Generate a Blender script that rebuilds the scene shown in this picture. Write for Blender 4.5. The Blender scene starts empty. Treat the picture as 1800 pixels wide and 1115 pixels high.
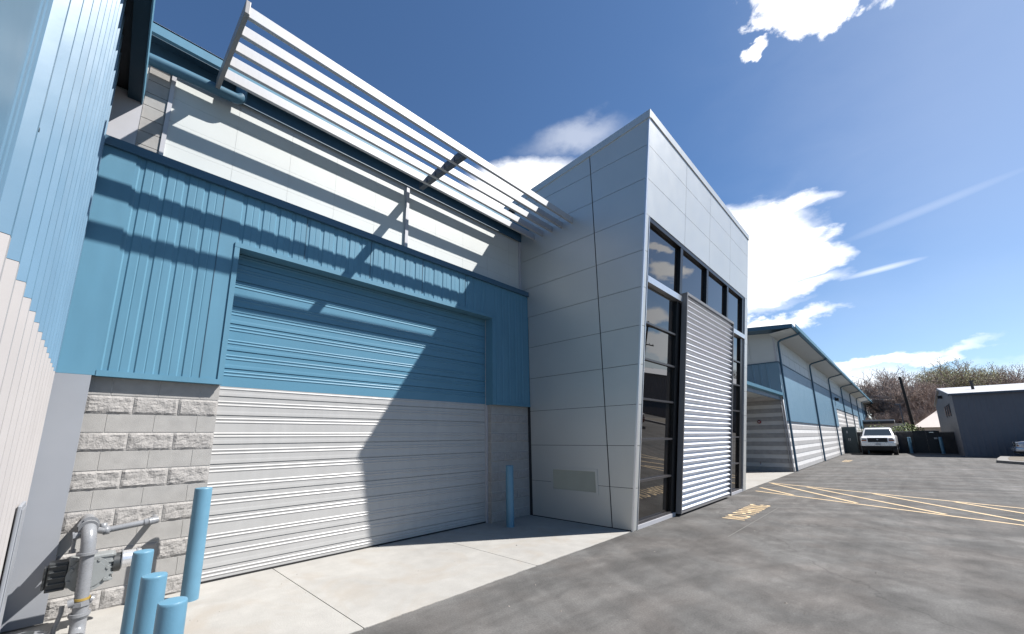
import bpy, bmesh, math, random
from mathutils import Vector, Matrix, noise
R_ = math.radians
ALB = .56
random.seed(7)
C = bpy.context.scene.collection
scene = bpy.context.scene

# ------------------------------------------------------------------ helpers
class MB:
    """collects geometry for one mesh object"""
    def __init__(s): s.v = []; s.f = []; s.m = []; s.sm = []
    def add(s, vs, fs, mi=0, smooth=False):
        o = len(s.v); s.v += [tuple(p) for p in vs]
        for f in fs: s.f.append([i + o for i in f]); s.m.append(mi); s.sm.append(smooth)
        return s
    def box(s, x0, x1, y0, y1, z0, z1, mi=0, M=None):
        vs = [Vector(p) for p in ((x0,y0,z0),(x1,y0,z0),(x1,y1,z0),(x0,y1,z0),(x0,y0,z1),(x1,y0,z1),(x1,y1,z1),(x0,y1,z1))]
        if M is not None: vs = [M(p) if callable(M) else M @ p for p in vs]
        return s.add(vs, [(0,3,2,1),(4,5,6,7),(0,1,5,4),(1,2,6,5),(2,3,7,6),(3,0,4,7)], mi)
    def quad(s, a, b, c, d, mi=0): return s.add([a,b,c,d], [(0,1,2,3)], mi)
    def prism(s, poly, d, mi=0):
        """poly: list of 3D points (planar, ccw about normal), extruded by vector d"""
        n = len(poly); d = Vector(d); P = [Vector(p) for p in poly]
        vs = P + [p + d for p in P]
        fs = [tuple(reversed(range(n))), tuple(range(n, 2*n))] + [(i, (i+1) % n, n+(i+1) % n, n+i) for i in range(n)]
        return s.add(vs, fs, mi)
    def cyl(s, a, b, r, r2=None, n=20, mi=0, caps=True, smooth=True):
        a = Vector(a); b = Vector(b); r2 = r if r2 is None else r2
        w = (b-a).normalized(); u = w.orthogonal().normalized(); v = w.cross(u)
        vs = []
        for c, rr in ((a, r), (b, r2)):
            for i in range(n):
                t = 2*math.pi*i/n; vs.append(c + u*math.cos(t)*rr + v*math.sin(t)*rr)
        s.add(vs, [(i, (i+1) % n, n+(i+1) % n, n+i) for i in range(n)], mi, smooth)
        if caps: s.add(vs, [tuple(reversed(range(n))), tuple(range(n, 2*n))], mi, False)
        return s
    def tube(s, pts, r, n=14, mi=0, rad=None):
        """smooth tube along points"""
        P = [Vector(p) for p in pts]; rings = []; u = None
        for i, p in enumerate(P):
            t = (P[min(i+1, len(P)-1)] - P[max(i-1, 0)]).normalized()
            if u is None: u = t.orthogonal().normalized()
            u = (u - t*u.dot(t)).normalized(); v = t.cross(u)
            rr = rad[i] if rad else r
            rings.append([p + (u*math.cos(2*math.pi*k/n) + v*math.sin(2*math.pi*k/n))*rr for k in range(n)])
        vs = [q for g in rings for q in g]; fs = []
        for i in range(len(P)-1):
            for k in range(n): fs.append((i*n+k, i*n+(k+1) % n, (i+1)*n+(k+1) % n, (i+1)*n+k))
        s.add(vs, fs, mi, True)
        s.add(vs, [tuple(reversed(range(n))), tuple(range(len(vs)-n, len(vs)))], mi)
        return s
    def build(s, name, mats, parent=None, loc=None, bevel=0, rot=None):
        me = bpy.data.meshes.new(name); me.from_pydata(s.v, [], s.f)
        if not isinstance(mats, (list, tuple)): mats = [mats]
        for m in mats: me.materials.append(m)
        me.polygons.foreach_set('material_index', s.m); me.polygons.foreach_set('use_smooth', s.sm)
        me.update()
        bm = bmesh.new(); bm.from_mesh(me); bmesh.ops.remove_doubles(bm, verts=bm.verts, dist=1e-5) if len(s.v) < 60000 else None
        bmesh.ops.recalc_face_normals(bm, faces=bm.faces)
        if len(s.v) < 60000 and any(s.sm):
            for e in bm.edges:
                if len(e.link_faces) == 2 and e.calc_face_angle(0) > .62: e.smooth = False
        bm.to_mesh(me); bm.free()
        o = bpy.data.objects.new(name, me); C.objects.link(o)
        if parent: o.parent = parent
        if loc: o.location = loc
        if rot: o.rotation_euler = rot
        if bevel:
            b = o.modifiers.new('bevel', 'BEVEL'); b.width = bevel; b.segments = 2; b.limit_method = 'ANGLE'
        return o

def arc(c, a, b, r, n=8):
    """quarter arc points centre c, from c+a*r to c+b*r"""
    c = Vector(c); a = Vector(a); b = Vector(b)
    return [c + (a*math.cos(t) + b*math.sin(t))*r for t in [i*math.pi/2/n for i in range(n+1)]]

def tag(o, label=None, cat=None, group=None, kind=None):
    if label: o['label'] = label
    if cat: o['category'] = cat
    if group: o['group'] = group
    if kind: o['kind'] = kind
    return o
def thing(name, label, cat, loc=(0,0,0), rz=0, group=None):
    o = bpy.data.objects.new(name, None); C.objects.link(o); o.location = loc; o.rotation_euler = (0,0,rz)
    o.empty_display_size = .2
    return tag(o, label, cat, group)
def copy_tree(o, parent=None):
    c = o.copy(); C.objects.link(c)
    if parent: c.parent = parent
    for ch in [x for x in bpy.data.objects if x.parent == o]: copy_tree(ch, c)
    return c

# ------------------------------------------------------------------ materials
def mat(name, col, rough=.5, metal=0, ior=1.5, var=.06, vscale=3.0, bump=0, bscale=40, rvar=.08, streak=0, det=6, coat=0, spec=.5):
    m = bpy.data.materials.new(name); m.use_nodes = True
    nt = m.node_tree; N = nt.nodes; L = nt.links; b = N['Principled BSDF']
    b.inputs['Metallic'].default_value = metal; b.inputs['IOR'].default_value = ior
    b.inputs['Coat Weight'].default_value = coat; b.inputs['Specular IOR Level'].default_value = spec
    if metal < .3: col = tuple(c*ALB for c in col)
    tc = N.new('ShaderNodeTexCoord')
    nz = N.new('ShaderNodeTexNoise'); nz.inputs['Scale'].default_value = vscale; nz.inputs['Detail'].default_value = det
    L.new(tc.outputs['Object'], nz.inputs['Vector'])
    if streak:
        mp = N.new('ShaderNodeMapping'); mp.inputs['Scale'].default_value = (streak, streak, 1)
        L.new(tc.outputs['Object'], mp.inputs['Vector']); L.new(mp.outputs['Vector'], nz.inputs['Vector'])
    mr = N.new('ShaderNodeMapRange'); mr.inputs['From Min'].default_value = .25; mr.inputs['From Max'].default_value = .75
    mr.inputs['To Min'].default_value = 1-var; mr.inputs['To Max'].default_value = 1+var
    L.new(nz.outputs['Fac'], mr.inputs['Value'])
    mx = N.new('ShaderNodeVectorMath'); mx.operation = 'SCALE'; mx.inputs[0].default_value = col
    L.new(mr.outputs['Result'], mx.inputs['Scale']); L.new(mx.outputs['Vector'], b.inputs['Base Color'])
    n2 = N.new('ShaderNodeTexNoise'); n2.inputs['Scale'].default_value = vscale*2.7; L.new(tc.outputs['Object'], n2.inputs['Vector'])
    m2 = N.new('ShaderNodeMapRange'); m2.inputs['To Min'].default_value = max(0, rough-rvar); m2.inputs['To Max'].default_value = rough+rvar
    L.new(n2.outputs['Fac'], m2.inputs['Value']); L.new(m2.outputs['Result'], b.inputs['Roughness'])
    if bump:
        n3 = N.new('ShaderNodeTexNoise'); n3.inputs['Scale'].default_value = bscale; n3.inputs['Detail'].default_value = 5
        L.new(tc.outputs['Object'], n3.inputs['Vector'])
        bp = N.new('ShaderNodeBump'); bp.inputs['Strength'].default_value = bump; bp.inputs['Distance'].default_value = .02
        L.new(n3.outputs['Fac'], bp.inputs['Height']); L.new(bp.outputs['Normal'], b.inputs['Normal'])
    return m

BLUE = (.150, .350, .490)
M = {}
M['blue'] = mat('blue_painted_metal', BLUE, .5, spec=.22, var=.07, vscale=1.1, streak=5, bump=.06, bscale=3)
M['blue_door'] = mat('blue_door_paint', (.138, .335, .475), .4, spec=.3, var=.04, vscale=1.3, bump=.0)
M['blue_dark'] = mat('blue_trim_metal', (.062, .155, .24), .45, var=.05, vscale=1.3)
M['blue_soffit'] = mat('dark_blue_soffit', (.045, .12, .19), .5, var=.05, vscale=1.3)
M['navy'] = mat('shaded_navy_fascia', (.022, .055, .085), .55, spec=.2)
M['blue_mid'] = mat('weathered_blue_pipe', (.09, .22, .32), .5, var=.1, spec=.3)
M['blue_bollard'] = mat('blue_bollard_sleeve', (.15, .345, .49), .45, var=.10, vscale=6, bump=.05, bscale=90)
M['blue_side'] = mat('blue_sheet_metal', (.19, .34, .48), .34, var=.08, vscale=1.5, bump=.08, bscale=2.5)
M['white'] = mat('offwhite_wall_panel', (.80, .835, .815), .55, var=.03, vscale=2, bump=.03, bscale=200)
M['trim_white'] = mat('white_flashing', (.66, .66, .70), .45, var=.03)
M['beige'] = mat('beige_door_paint', (.60, .59, .575), .42, var=.05, vscale=1.2, streak=7, bump=.03, bscale=3)
M['beige_side'] = mat('beige_sheet_metal', (.56, .53, .52), .45, var=.05, vscale=2, bump=.05, bscale=3)
M['grey_trim'] = mat('grey_flashing', (.40, .42, .46), .4, var=.05, vscale=2, bump=.04, bscale=4)
M['block'] = mat('smooth_concrete_block', (.50, .485, .465), .9, var=.10, vscale=9, bump=.25, bscale=160)
M['split'] = mat('split_face_block', (.49, .468, .448), .95, var=.12, vscale=22, bump=.4, bscale=60)
M['mortar'] = mat('mortar', (.68, .65, .61), .95, var=.08, vscale=20, bump=.2, bscale=120)
M['panel'] = mat('silver_composite_panel', (.52, .525, .51), .45, metal=.6, var=.03, vscale=1.2, bump=.06, bscale=1.6, rvar=.05)
M['joint'] = mat('dark_joint', (.03, .035, .045), .8)
M['silver'] = mat('silver_aluminium', (.60, .61, .63), .38, metal=.8, var=.03, vscale=3)
M['corr'] = mat('galvalume_corrugated', (.60, .605, .63), .42, metal=.6, var=.04, vscale=2)
M['shade'] = mat('anodised_aluminium', (.68, .69, .71), .55, metal=.12, var=.04, vscale=4, streak=8)
M['shade_end'] = mat('grey_bracket_aluminium', (.22, .215, .215), .5, metal=.3, spec=.3, var=.05)
M['frame'] = mat('black_window_frame', (.012, .012, .014), .35, var=.1)
M['mull'] = mat('dark_bronze_mullion', (.05, .048, .052), .35, metal=.3, var=.1)
M['louver'] = mat('khaki_louver', (.62, .62, .52), .6, var=.05)
M['dark'] = mat('near_black', (.010, .010, .012), .6)
M['pipe'] = mat('grey_painted_pipe', (.30, .31, .33), .28, var=.08, vscale=12, bump=.08, bscale=60)
M['meter'] = mat('grey_cast_housing', (.34, .36, .36), .4, var=.08, vscale=9, bump=.08, bscale=70)
M['meter_dark'] = mat('dark_cast_housing', (.055, .06, .062), .4, var=.2, vscale=14)
M['chrome'] = mat('bright_steel', (.65, .65, .66), .25, metal=.7, var=.1, vscale=20)
M['tape'] = mat('yellow_pipe_dope', (.45, .30, .06), .7)
M['yellow'] = mat('yellow_road_paint', (.85, .64, .38), .75, var=.28, vscale=30, bump=.2, bscale=150)
M['greybld'] = mat('grey_ribbed_siding', (.20, .20, .225), .5, var=.06, vscale=1.5)
M['greybld_trim'] = mat('slate_blue_trim', (.09, .12, .16), .5)
M['roofw'] = mat('pale_metal_roof', (.62, .62, .64), .5, var=.05)
M['fence'] = mat('dark_block_wall', (.085, .08, .08), .9, var=.25, vscale=4, bump=.3, bscale=30)
M['gate'] = mat('black_metal_gate', (.016, .02, .024), .55, var=.2)
M['cabinet'] = mat('green_grey_cabinet', (.065, .10, .11), .45, var=.05)
M['bark'] = mat('brown_grey_bark', (.20, .15, .125), .95, var=.3, vscale=3)
M['twig'] = mat('reddish_brown_twigs', (.52, .41, .35), .95, var=.35, vscale=.6)
M['bud_brown'] = mat('brown_buds', (.50, .37, .31), .9, var=.3, vscale=.5)
M['bud_green'] = mat('new_green_leaves', (.52, .52, .26), .8, var=.3, vscale=.5)
M['leaf'] = mat('bright_shrub_leaves', (.22, .30, .06), .7, var=.3, vscale=2)
M['pole'] = mat('weathered_wood_pole', (.055, .045, .038), .9, var=.2)
M['carwhite'] = mat('white_car_paint', (1.3, 1.3, 1.32), .22, var=.01, coat=.6)
M['carred'] = mat('red_car_paint', (.42, .04, .03), .22, var=.01, coat=.6)
M['carsilver'] = mat('silver_car_paint', (.42, .45, .50), .25, metal=.5, var=.01, coat=.6)
M['rubber'] = mat('tyre_rubber', (.015, .015, .016), .85)
M['lens'] = mat('headlight_glass', (.45, .45, .48), .12, var=.05)
M['amber'] = mat('amber_lens', (.50, .16, .05), .2)
M['carglass'] = mat('tinted_car_glass', (.07, .09, .10), .05, ior=1.8, var=.02, rvar=.0)
M['redbell'] = mat('red_alarm', (.35, .05, .05), .4)
M['tent'] = mat('cream_roofing', (.80, .70, .64), .8, var=.05)
M['farwall'] = mat('far_cream_wall', (1.0, .88, .76), .85, var=.08)
M['plate'] = mat('white_sign_plate', (.6, .6, .6), .5)
M['glass'] = mat('dark_tinted_glass', (.012, .010, .009), .012, ior=1.85, var=.05, rvar=0)
M['glass'].node_tree.nodes['Principled BSDF'].inputs['Roughness'].default_value = .01
for l in list(M['glass'].node_tree.links):
    if l.to_socket.name == 'Roughness': M['glass'].node_tree.links.remove(l)
M['glass'].node_tree.nodes['Principled BSDF'].inputs['Roughness'].default_value = .01

def asphalt_mat():
    m = bpy.data.materials.new('worn_asphalt'); m.use_nodes = True; nt = m.node_tree; N = nt.nodes; L = nt.links
    b = N['Principled BSDF']; b.inputs['Roughness'].default_value = .95; b.inputs['Specular IOR Level'].default_value = .2
    tc = N.new('ShaderNodeTexCoord')
    def nz(scale, det=6, sc=(1,1,1), rot=0, dist=0):
        mp = N.new('ShaderNodeMapping'); mp.inputs['Scale'].default_value = sc; mp.inputs['Rotation'].default_value = (0,0,rot)
        L.new(tc.outputs['Object'], mp.inputs['Vector'])
        n = N.new('ShaderNodeTexNoise'); n.inputs['Scale'].default_value = scale; n.inputs['Detail'].default_value = det
        n.inputs['Distortion'].default_value = dist
        L.new(mp.outputs['Vector'], n.inputs['Vector']); return n.outputs['Fac']
    def rng(v, a, c, lo, hi):
        r = N.new('ShaderNodeMapRange'); r.inputs['From Min'].default_value = a; r.inputs['From Max'].default_value = c
        r.inputs['To Min'].default_value = lo; r.inputs['To Max'].default_value = hi; L.new(v, r.inputs['Value']); return r.outputs['Result']
    def mul(a, c):
        q = N.new('ShaderNodeMath'); q.operation = 'MULTIPLY'; L.new(a, q.inputs[0]); L.new(c, q.inputs[1]); return q.outputs[0]
    v = rng(nz(.28, 5, dist=.8), .3, .7, .87, 1.12)
    v = mul(v, rng(nz(1.3, 9, dist=1.2), .28, .72, .82, 1.17))
    v = mul(v, rng(nz(4.5, 9, (1,.6,1), .5, 1.5), .3, .7, .88, 1.12))
    v = mul(v, rng(nz(1.0, 6, (1.6, .16, 1)), .35, .65, .90, 1.08))          # wheel-path streaks along the lane
    v = mul(v, rng(nz(.9, 6, (2.6, .25, 1), 1.15, .6), .38, .64, .88, 1.08))
    v = mul(v, rng(nz(55, 4), .3, .7, .84, 1.18))
    v = mul(v, rng(nz(210, 3), .3, .75, .80, 1.25))
    # arcs of turning tyres
    for cx, cy, fr in ((4.5, 3.0, .50), (3.2, 14.5, .33)):
        mp = N.new('ShaderNodeMapping'); mp.inputs['Location'].default_value = (-cx, -cy, 0); L.new(tc.outputs['Object'], mp.inputs['Vector'])
        ln = N.new('ShaderNodeVectorMath'); ln.operation = 'LENGTH'; L.new(mp.outputs['Vector'], ln.inputs[0])
        w = N.new('ShaderNodeTexNoise'); w.noise_dimensions = '1D'; w.inputs['Scale'].default_value = 1.6; w.inputs['Detail'].default_value = 6
        L.new(ln.outputs['Value'], w.inputs['W'])
        v = mul(v, rng(w.outputs['Fac'], .38, .62, .87, 1.07))
    # cracks
    vo = N.new('ShaderNodeTexVoronoi'); vo.feature = 'DISTANCE_TO_EDGE'; vo.inputs['Scale'].default_value = .16
    mp = N.new('ShaderNodeMapping'); L.new(tc.outputs['Object'], mp.inputs['Vector'])
    nn = N.new('ShaderNodeTexNoise'); nn.inputs['Scale'].default_value = 1.5; nn.inputs['Detail'].default_value = 8; L.new(tc.outputs['Object'], nn.inputs['Vector'])
    ad = N.new('ShaderNodeMixRGB'); ad.blend_type = 'LINEAR_LIGHT'; ad.inputs['Fac'].default_value = .5
    L.new(tc.outputs['Object'], ad.inputs['Color1']); L.new(nn.outputs['Color'], ad.inputs['Color2']); L.new(ad.outputs['Color'], vo.inputs['Vector'])
    cr = rng(vo.outputs['Distance'], 0, .0035, .74, 1.0); v = mul(v, cr)
    cm = N.new('ShaderNodeVectorMath'); cm.operation = 'SCALE'; cm.inputs[0].default_value = (.101, .0985, .0955)
    L.new(v, cm.inputs['Scale'])
    # rusty brown staining close to the building, dark new seal strip
    sx = N.new('ShaderNodeSeparateXYZ'); L.new(tc.outputs['Object'], sx.inputs['Vector'])
    near = rng(sx.outputs['X'], -3.85, -2.3, 1, 0)
    st = mul(near, rng(nz(.8, 7), .42, .68, 0, .6))
    mx = N.new('ShaderNodeMixRGB'); L.new(st, mx.inputs['Fac']); L.new(cm.outputs['Vector'], mx.inputs['Color1']); mx.inputs['Color2'].default_value = (.033, .030, .028, 1)
    # pale spots (gum, scuffs)
    sp = rng(nz(7, 3), .70, .76, 0, .35)
    m3 = N.new('ShaderNodeMixRGB'); L.new(sp, m3.inputs['Fac']); L.new(mx.outputs['Color'], m3.inputs['Color1']); m3.inputs['Color2'].default_value = (.16, .155, .15, 1)
    hb = N.new('ShaderNodeMixRGB'); hb.blend_type = 'MULTIPLY'; L.new(rng(nz(.9, 6, dist=1), .4, .65, 0, .8), hb.inputs['Fac']); hb.inputs['Color2'].default_value = (1.04, .985, .955, 1)
    L.new(m3.outputs['Color'], hb.inputs['Color1']); L.new(hb.outputs['Color'], b.inputs['Base Color'])
    bp = N.new('ShaderNodeBump'); bp.inputs['Strength'].default_value = .55; bp.inputs['Distance'].default_value = .01
    L.new(nz(130, 4), bp.inputs['Height']); L.new(bp.outputs['Normal'], b.inputs['Normal'])
    return m
def concrete_mat():
    m = bpy.data.materials.new('pale_concrete'); m.use_nodes = True; nt = m.node_tree; N = nt.nodes; L = nt.links
    b = N['Principled BSDF']; b.inputs['Roughness'].default_value = .85
    tc = N.new('ShaderNodeTexCoord')
    def nz(scale, det, lo, hi, a=.3, c=.7, dist=0):
        n = N.new('ShaderNodeTexNoise'); n.inputs['Scale'].default_value = scale; n.inputs['Detail'].default_value = det; n.inputs['Distortion'].default_value = dist
        L.new(tc.outputs['Object'], n.inputs['Vector'])
        r = N.new('ShaderNodeMapRange'); r.inputs['From Min'].default_value = a; r.inputs['From Max'].default_value = c; r.inputs['To Min'].default_value = lo; r.inputs['To Max'].default_value = hi
        L.new(n.outputs['Fac'], r.inputs['Value']); return n, r.outputs['Result']
    _, a = nz(.7, 6, .90, 1.07, dist=1); _, c = nz(5, 8, .93, 1.05); _, e = nz(120, 3, .93, 1.06); n, st = nz(1.3, 7, 0, .75, .5, .75, 1.2)
    p = a
    for q in (c, e):
        k = N.new('ShaderNodeMath'); k.operation = 'MULTIPLY'; L.new(p, k.inputs[0]); L.new(q, k.inputs[1]); p = k.outputs[0]
    s = N.new('ShaderNodeVectorMath'); s.operation = 'SCALE'; s.inputs[0].default_value = (.275, .265, .247); L.new(p, s.inputs['Scale'])
    mx = N.new('ShaderNodeMixRGB'); L.new(st, mx.inputs['Fac']); L.new(s.outputs['Vector'], mx.inputs['Color1']); mx.inputs['Color2'].default_value = (.24, .21, .175, 1)
    L.new(mx.outputs['Color'], b.inputs['Base Color'])
    bp = N.new('ShaderNodeBump'); bp.inputs['Strength'].default_value = .2; bp.inputs['Distance'].default_value = .006
    L.new(nz(90, 4, 0, 1)[1], bp.inputs['Height']); L.new(bp.outputs['Normal'], b.inputs['Normal'])
    return m
M['kerbline'] = mat('faded_chalk_line', (.24, .23, .215), .9, var=.3, vscale=12)
M['asphalt'] = asphalt_mat(); M['concrete'] = concrete_mat()
M['wing_block'] = mat('weathered_smooth_block', (.95, .935, .92), .9, var=.08, vscale=3, spec=.2)
M['wing_split'] = mat('weathered_split_block', (.56, .55, .545), .95, var=.12, vscale=6, spec=.1)
M['kerb'] = mat('worn_kerb_concrete', (.30, .285, .27), .9, var=.2, vscale=3)
M['wing_blue'] = mat('wing_blue_metal', (.21, .37, .50), .45, var=.04, vscale=.6)
M['dirt'] = mat('dry_ground', (.20, .17, .13), .95, var=.2, vscale=.3)

# ------------------------------------------------------------------ the setting
def struct(mb, name, m): return tag(mb.build(name, m), kind='structure')
g = MB(); g.quad((-900,-900,-.06),(900,-900,-.06),(900,1400,-.06),(-900,1400,-.06)); struct(g, 'ground', M['dirt'])
g = MB(); g.box(-3.85, 40, -25, 62, -.05, 0); struct(g, 'asphalt_lot', M['asphalt'])
AX = -3.856
g = MB()
ys = [-.28, 2.085, 4.60, 7.33]
def edge(y): return AX + .012*noise.noise((y*2.1, 3.3, 0)) + .010*noise.noise((y*9, 1.3, 0)) + .006*noise.noise((y*31, 5.3, 0))
for a, b_ in list(zip(ys, ys[1:])) + [(-5, -.285)]:
    a += .005; b_ -= .005; n = max(2, int((b_-a)/.04)); yy = [a+(b_-a)*k/n for k in range(n+1)]
    g.prism([(-6.9, a, -.05)] + [(edge(y) - (.012*max(0, 1-min(y-a, b_-y)/.03)), y, -.05) for y in yy] + [(-6.9, b_, -.05)], (0, 0, .055))
struct(g, 'concrete_apron', M['concrete'])
g = MB(); g.box(-9, AX, 15.0, 19.1, -.05, .002); g.box(-9, AX, 19.11, 23.25, -.05, .002); struct(g, 'pavement', M['concrete'])
g = MB(); g.box(-3.86, -3.845, -25, 7.3, -.05, -.004); g.box(-3.86, -3.845, 15, 92, -.05, -.004); struct(g, 'pavement_joint', M['dark'])
# raised traffic island with kerb
g = MB(); pts = []
for x, y in ((3.62,36.6),(3.95,39.6),(4.6,44.0),(9,43.2),(9,33.2),(5.2,33.2)): pts.append((x, y, 0))
g.prism(pts, (0,0,.14)); struct(g, 'kerb_island', M['kerb'])
g = MB(); g.prism([(4.1,36.9,.1),(4.45,40),(4.9,42.8),(8.8,42.4),(8.8,34.0),(5.3,34.0)] and [(4.1,36.9,.12),(4.4,40,.12),(4.9,42.8,.12),(8.8,42.4,.12),(8.8,34.0,.12),(5.3,34.0,.12)], (0,0,.03)); struct(g, 'gravel_bed', M['dirt'])

def stripe(a, b, w=.10, ext=0):
    a = Vector((*a, .004)); b = Vector((*b, .004)); d = (b-a).normalized(); b = b + d*ext
    n = Vector((-d.y, d.x, 0))*w/2
    g = MB(); k = max(2, int((b-a).length/.25)); L_ = []
    for i in range(k+1):
        p = a.lerp(b, i/k); j = 1 + random.uniform(-.06, .06); L_.append((p-n*j, p+n*j))
    for (p, q), (r, s) in zip(L_, L_[1:]): g.quad(p, r, s, q)
    return struct(g, 'painted_stripe', M['yellow'])
zo = 0
A0, A1 = Vector((-3.56, 14.94)), Vector((1.375, 12.59)); B0, B1 = Vector((-3.76, 17.72)), Vector((1.73, 15.29))
stripe(A0, A1, ext=6); stripe(B0, B1, ext=6)
for a, b_ in (((-3.73,16.05),(-2.46,14.50)), ((-3.70,17.62),(-1.02,13.82)), ((-2.62,17.13),(.48,13.10)), ((-.96,16.42),(1.98,12.40)), ((.62,15.72),(3.6,11.7)), ((2.3,14.98),(5.3,11.0)), ((4,14.2),(7,10.2))):
    a = Vector(a); b_ = Vector(b_); d = (b_-a).normalized()
    o = stripe(a+d*.12, b_-d*.12); o.location.z = .002
stripe((-2.43, 8.05), (-2.40, 11.9), .012).data.materials[0] = M['kerbline']

def ground_text(s, x0, y0, length, height):
    cu = bpy.data.curves.new('t', 'FONT'); cu.body = s; cu.offset = .014; to = bpy.data.objects.new('t', cu); C.objects.link(to)
    bpy.context.view_layer.update()
    me = bpy.data.meshes.new_from_object(to.evaluated_get(bpy.context.evaluated_depsgraph_get()))
    bpy.data.objects.remove(to)
    xs = [v.co.x for v in me.vertices]; ys_ = [v.co.y for v in me.vertices]
    w = max(xs)-min(xs); h = max(ys_)-min(ys_); mx, my = min(xs), min(ys_)
    for v in me.vertices:
        v.co = Vector((x0-(v.co.y-my)/h*height, y0+(v.co.x-mx)/w*length, .006))
    me.materials.clear(); me.materials.append(M['yellow'])
    o = bpy.data.objects.new('painted_lettering', me); C.objects.link(o); return tag(o, kind='structure')
ground_text('NO PARKING', -2.585, 9.74, 2.36, .44)
ground_text('NO PARKING', -2.6, 33.2, 2.4, .42)

rs = random.Random(5); g = MB()
for i in range(90):
    x, y = (rs.uniform(-6.2,-3.9), rs.uniform(0,7)) if i < 45 else (rs.uniform(-3.8,.5), rs.uniform(1,11)); r = rs.uniform(.004,.013)*(1.8 if i % 17 == 0 else 1)
    vs = [Vector((x+r*rs.uniform(.7,1.3)*math.cos(k*1.047), y+r*rs.uniform(.7,1.3)*math.sin(k*1.047), 0)) for k in range(6)] + [Vector((x+rs.uniform(-.3,.3)*r, y+rs.uniform(-.3,.3)*r, r*.9))]
    g.add(vs, [(k, (k+1) % 6, 6) for k in range(6)])
o = g.build('gravel', mat('grey_grit', (.30,.27,.24), .95, var=.5, vscale=2)); tag(o, 'scattered grit and small stones lying on the concrete and asphalt', 'gravel', kind='stuff')

# ------------------------------------------------------------------ generators
def ribbed(g, path, z0, z1, mi=0):
    """path: list of (x,y) in plan, extruded in z"""
    vs = []
    for x, y in path: vs += [(x, y, z0), (x, y, z1)]
    g.add(vs, [(2*i, 2*i+2, 2*i+3, 2*i+1) for i in range(len(path)-1)], mi)
def rib_profile_y(y0, y1, xf, pitch=.2178, depth=-.010, start=None):
    """vertical ribs on a wall at plane x (pan), ribs stand out to +x; returns plan path along y"""
    P = [(xf, y0)]; y = y0 + .03 if start is None else start
    while y + pitch < y1:
        P += [(xf, y), (xf+depth, y+.014), (xf+depth, y+.050), (xf, y+.064), (xf, y+.134), (xf-.003, y+.140), (xf-.003, y+.146), (xf, y+.152)]
        y += pitch
    P.append((xf, y1)); return P
def split_block(g, x, y0, y1, z0, z1, seed, dep=.019, mi=0, nu=16, nv=9):
    """rock-face block standing out to +x"""
    vs = []; 
    for j in range(nv+1):
        for i in range(nu+1):
            u = i/nu; v = j/nv; yy = y0+(y1-y0)*u; zz = z0+(z1-z0)*v
            e = min(u, 1-u)*(y1-y0); f = min(v, 1-v)*(z1-z0); wv_ = .005+.016*(.5+.5*noise.noise((yy*14+seed, zz*16, 1.7))); k = min(1, min(e, f)/wv_)**.6
            n = noise.noise((yy*9+seed*3.1, zz*11, seed*.7))*.6 + noise.noise((yy*30, zz*34+seed, 3.3))*.42 + noise.noise((yy*75, zz*80, seed))*.2
            d = k*(dep*(.34 + .80*n) + .003)
            vs.append((x+d, yy + (random.uniform(-.003,.003) if 0 < i < nu else 0), zz + (random.uniform(-.003,.003) if 0 < j < nv else 0)))
    fs = [(j*(nu+1)+i, j*(nu+1)+i+1, (j+1)*(nu+1)+i+1, (j+1)*(nu+1)+i) for j in range(nv) for i in range(nu)]
    g.add(vs, fs, mi)
def block_wall(gs, gm, x, y0, y1, rows, yoff, z0=0, bh=.2032, bw=.4064, only=None):
    for r in range(rows):
        if only is not None and r != only: continue
        za = z0 + r*bh + .005; zb = z0 + (r+1)*bh - .005; sp = r % 2 == 0
        off = yoff + (0 if sp else bw/2)
        k0 = math.floor((y0-off)/bw)
        y = off + k0*bw
        while y < y1 - .01:
            a = max(y+.0035, y0); b = min(y+bw-.0035, y1)
            if b - a > .02:
                if sp: split_block(gs, x, a, b, za, zb, r*31+y*7)
                else: gm.box(x-.02, x, a, b, za, zb)
            y += bw

WX = -6.30        # block face
BX = -6.225       # blue cladding pan
DX = -6.45        # door / upper wall plane
TY = 7.33         # side of the entrance tower

# ------------------------------------------------------------------ loading bay building
bay = thing('warehouse', 'warehouse bay with blue ribbed cladding, off-white upper wall and a tall two-colour overhead door', 'building', (-6.3, 3.6, 0))
bay_off = Vector(bay.location)
def part(mb, name, m, parent, **k):
    o = mb.build(name, m, parent, **k); o.matrix_parent_inverse = Matrix.Translation(-parent_loc(parent)); return o
def parent_loc(p):
    v = Vector((0,0,0))
    if p.get('_loc') is not None: return Vector(p['_loc'])
    return Vector(p.location)
def sub(mb, name, m, parent, **k):
    """sub-part of a mesh part whose vertices are in world coordinates"""
    return mb.build(name, m, parent, **k)

for ya, yb, yo, yr in ((0.0, 1.19, -.0232, 1.18), (6.12, 7.33, 6.12, 6.118)):
    gk = MB()
    gk.box(WX-.15, WX-.004, ya+.004, yb-.005, 0, 2.45)
    bw = part(gk, 'block_wall', M['mortar'], bay)
    for r in range(12):
        gs = MB(); gm = MB(); block_wall(gs, gm, WX, ya, yb, 12, yo, only=r)
        g = gs if gs.v else gm; g.box(DX, WX-.006, yr, yr+.012, r*.2032+.005, (r+1)*.2032-.005)   # course with its jamb return
        sub(g, 'split_face_course' if gs.v else 'smooth_course', M['split'] if gs.v else M['block'], bw)
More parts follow.
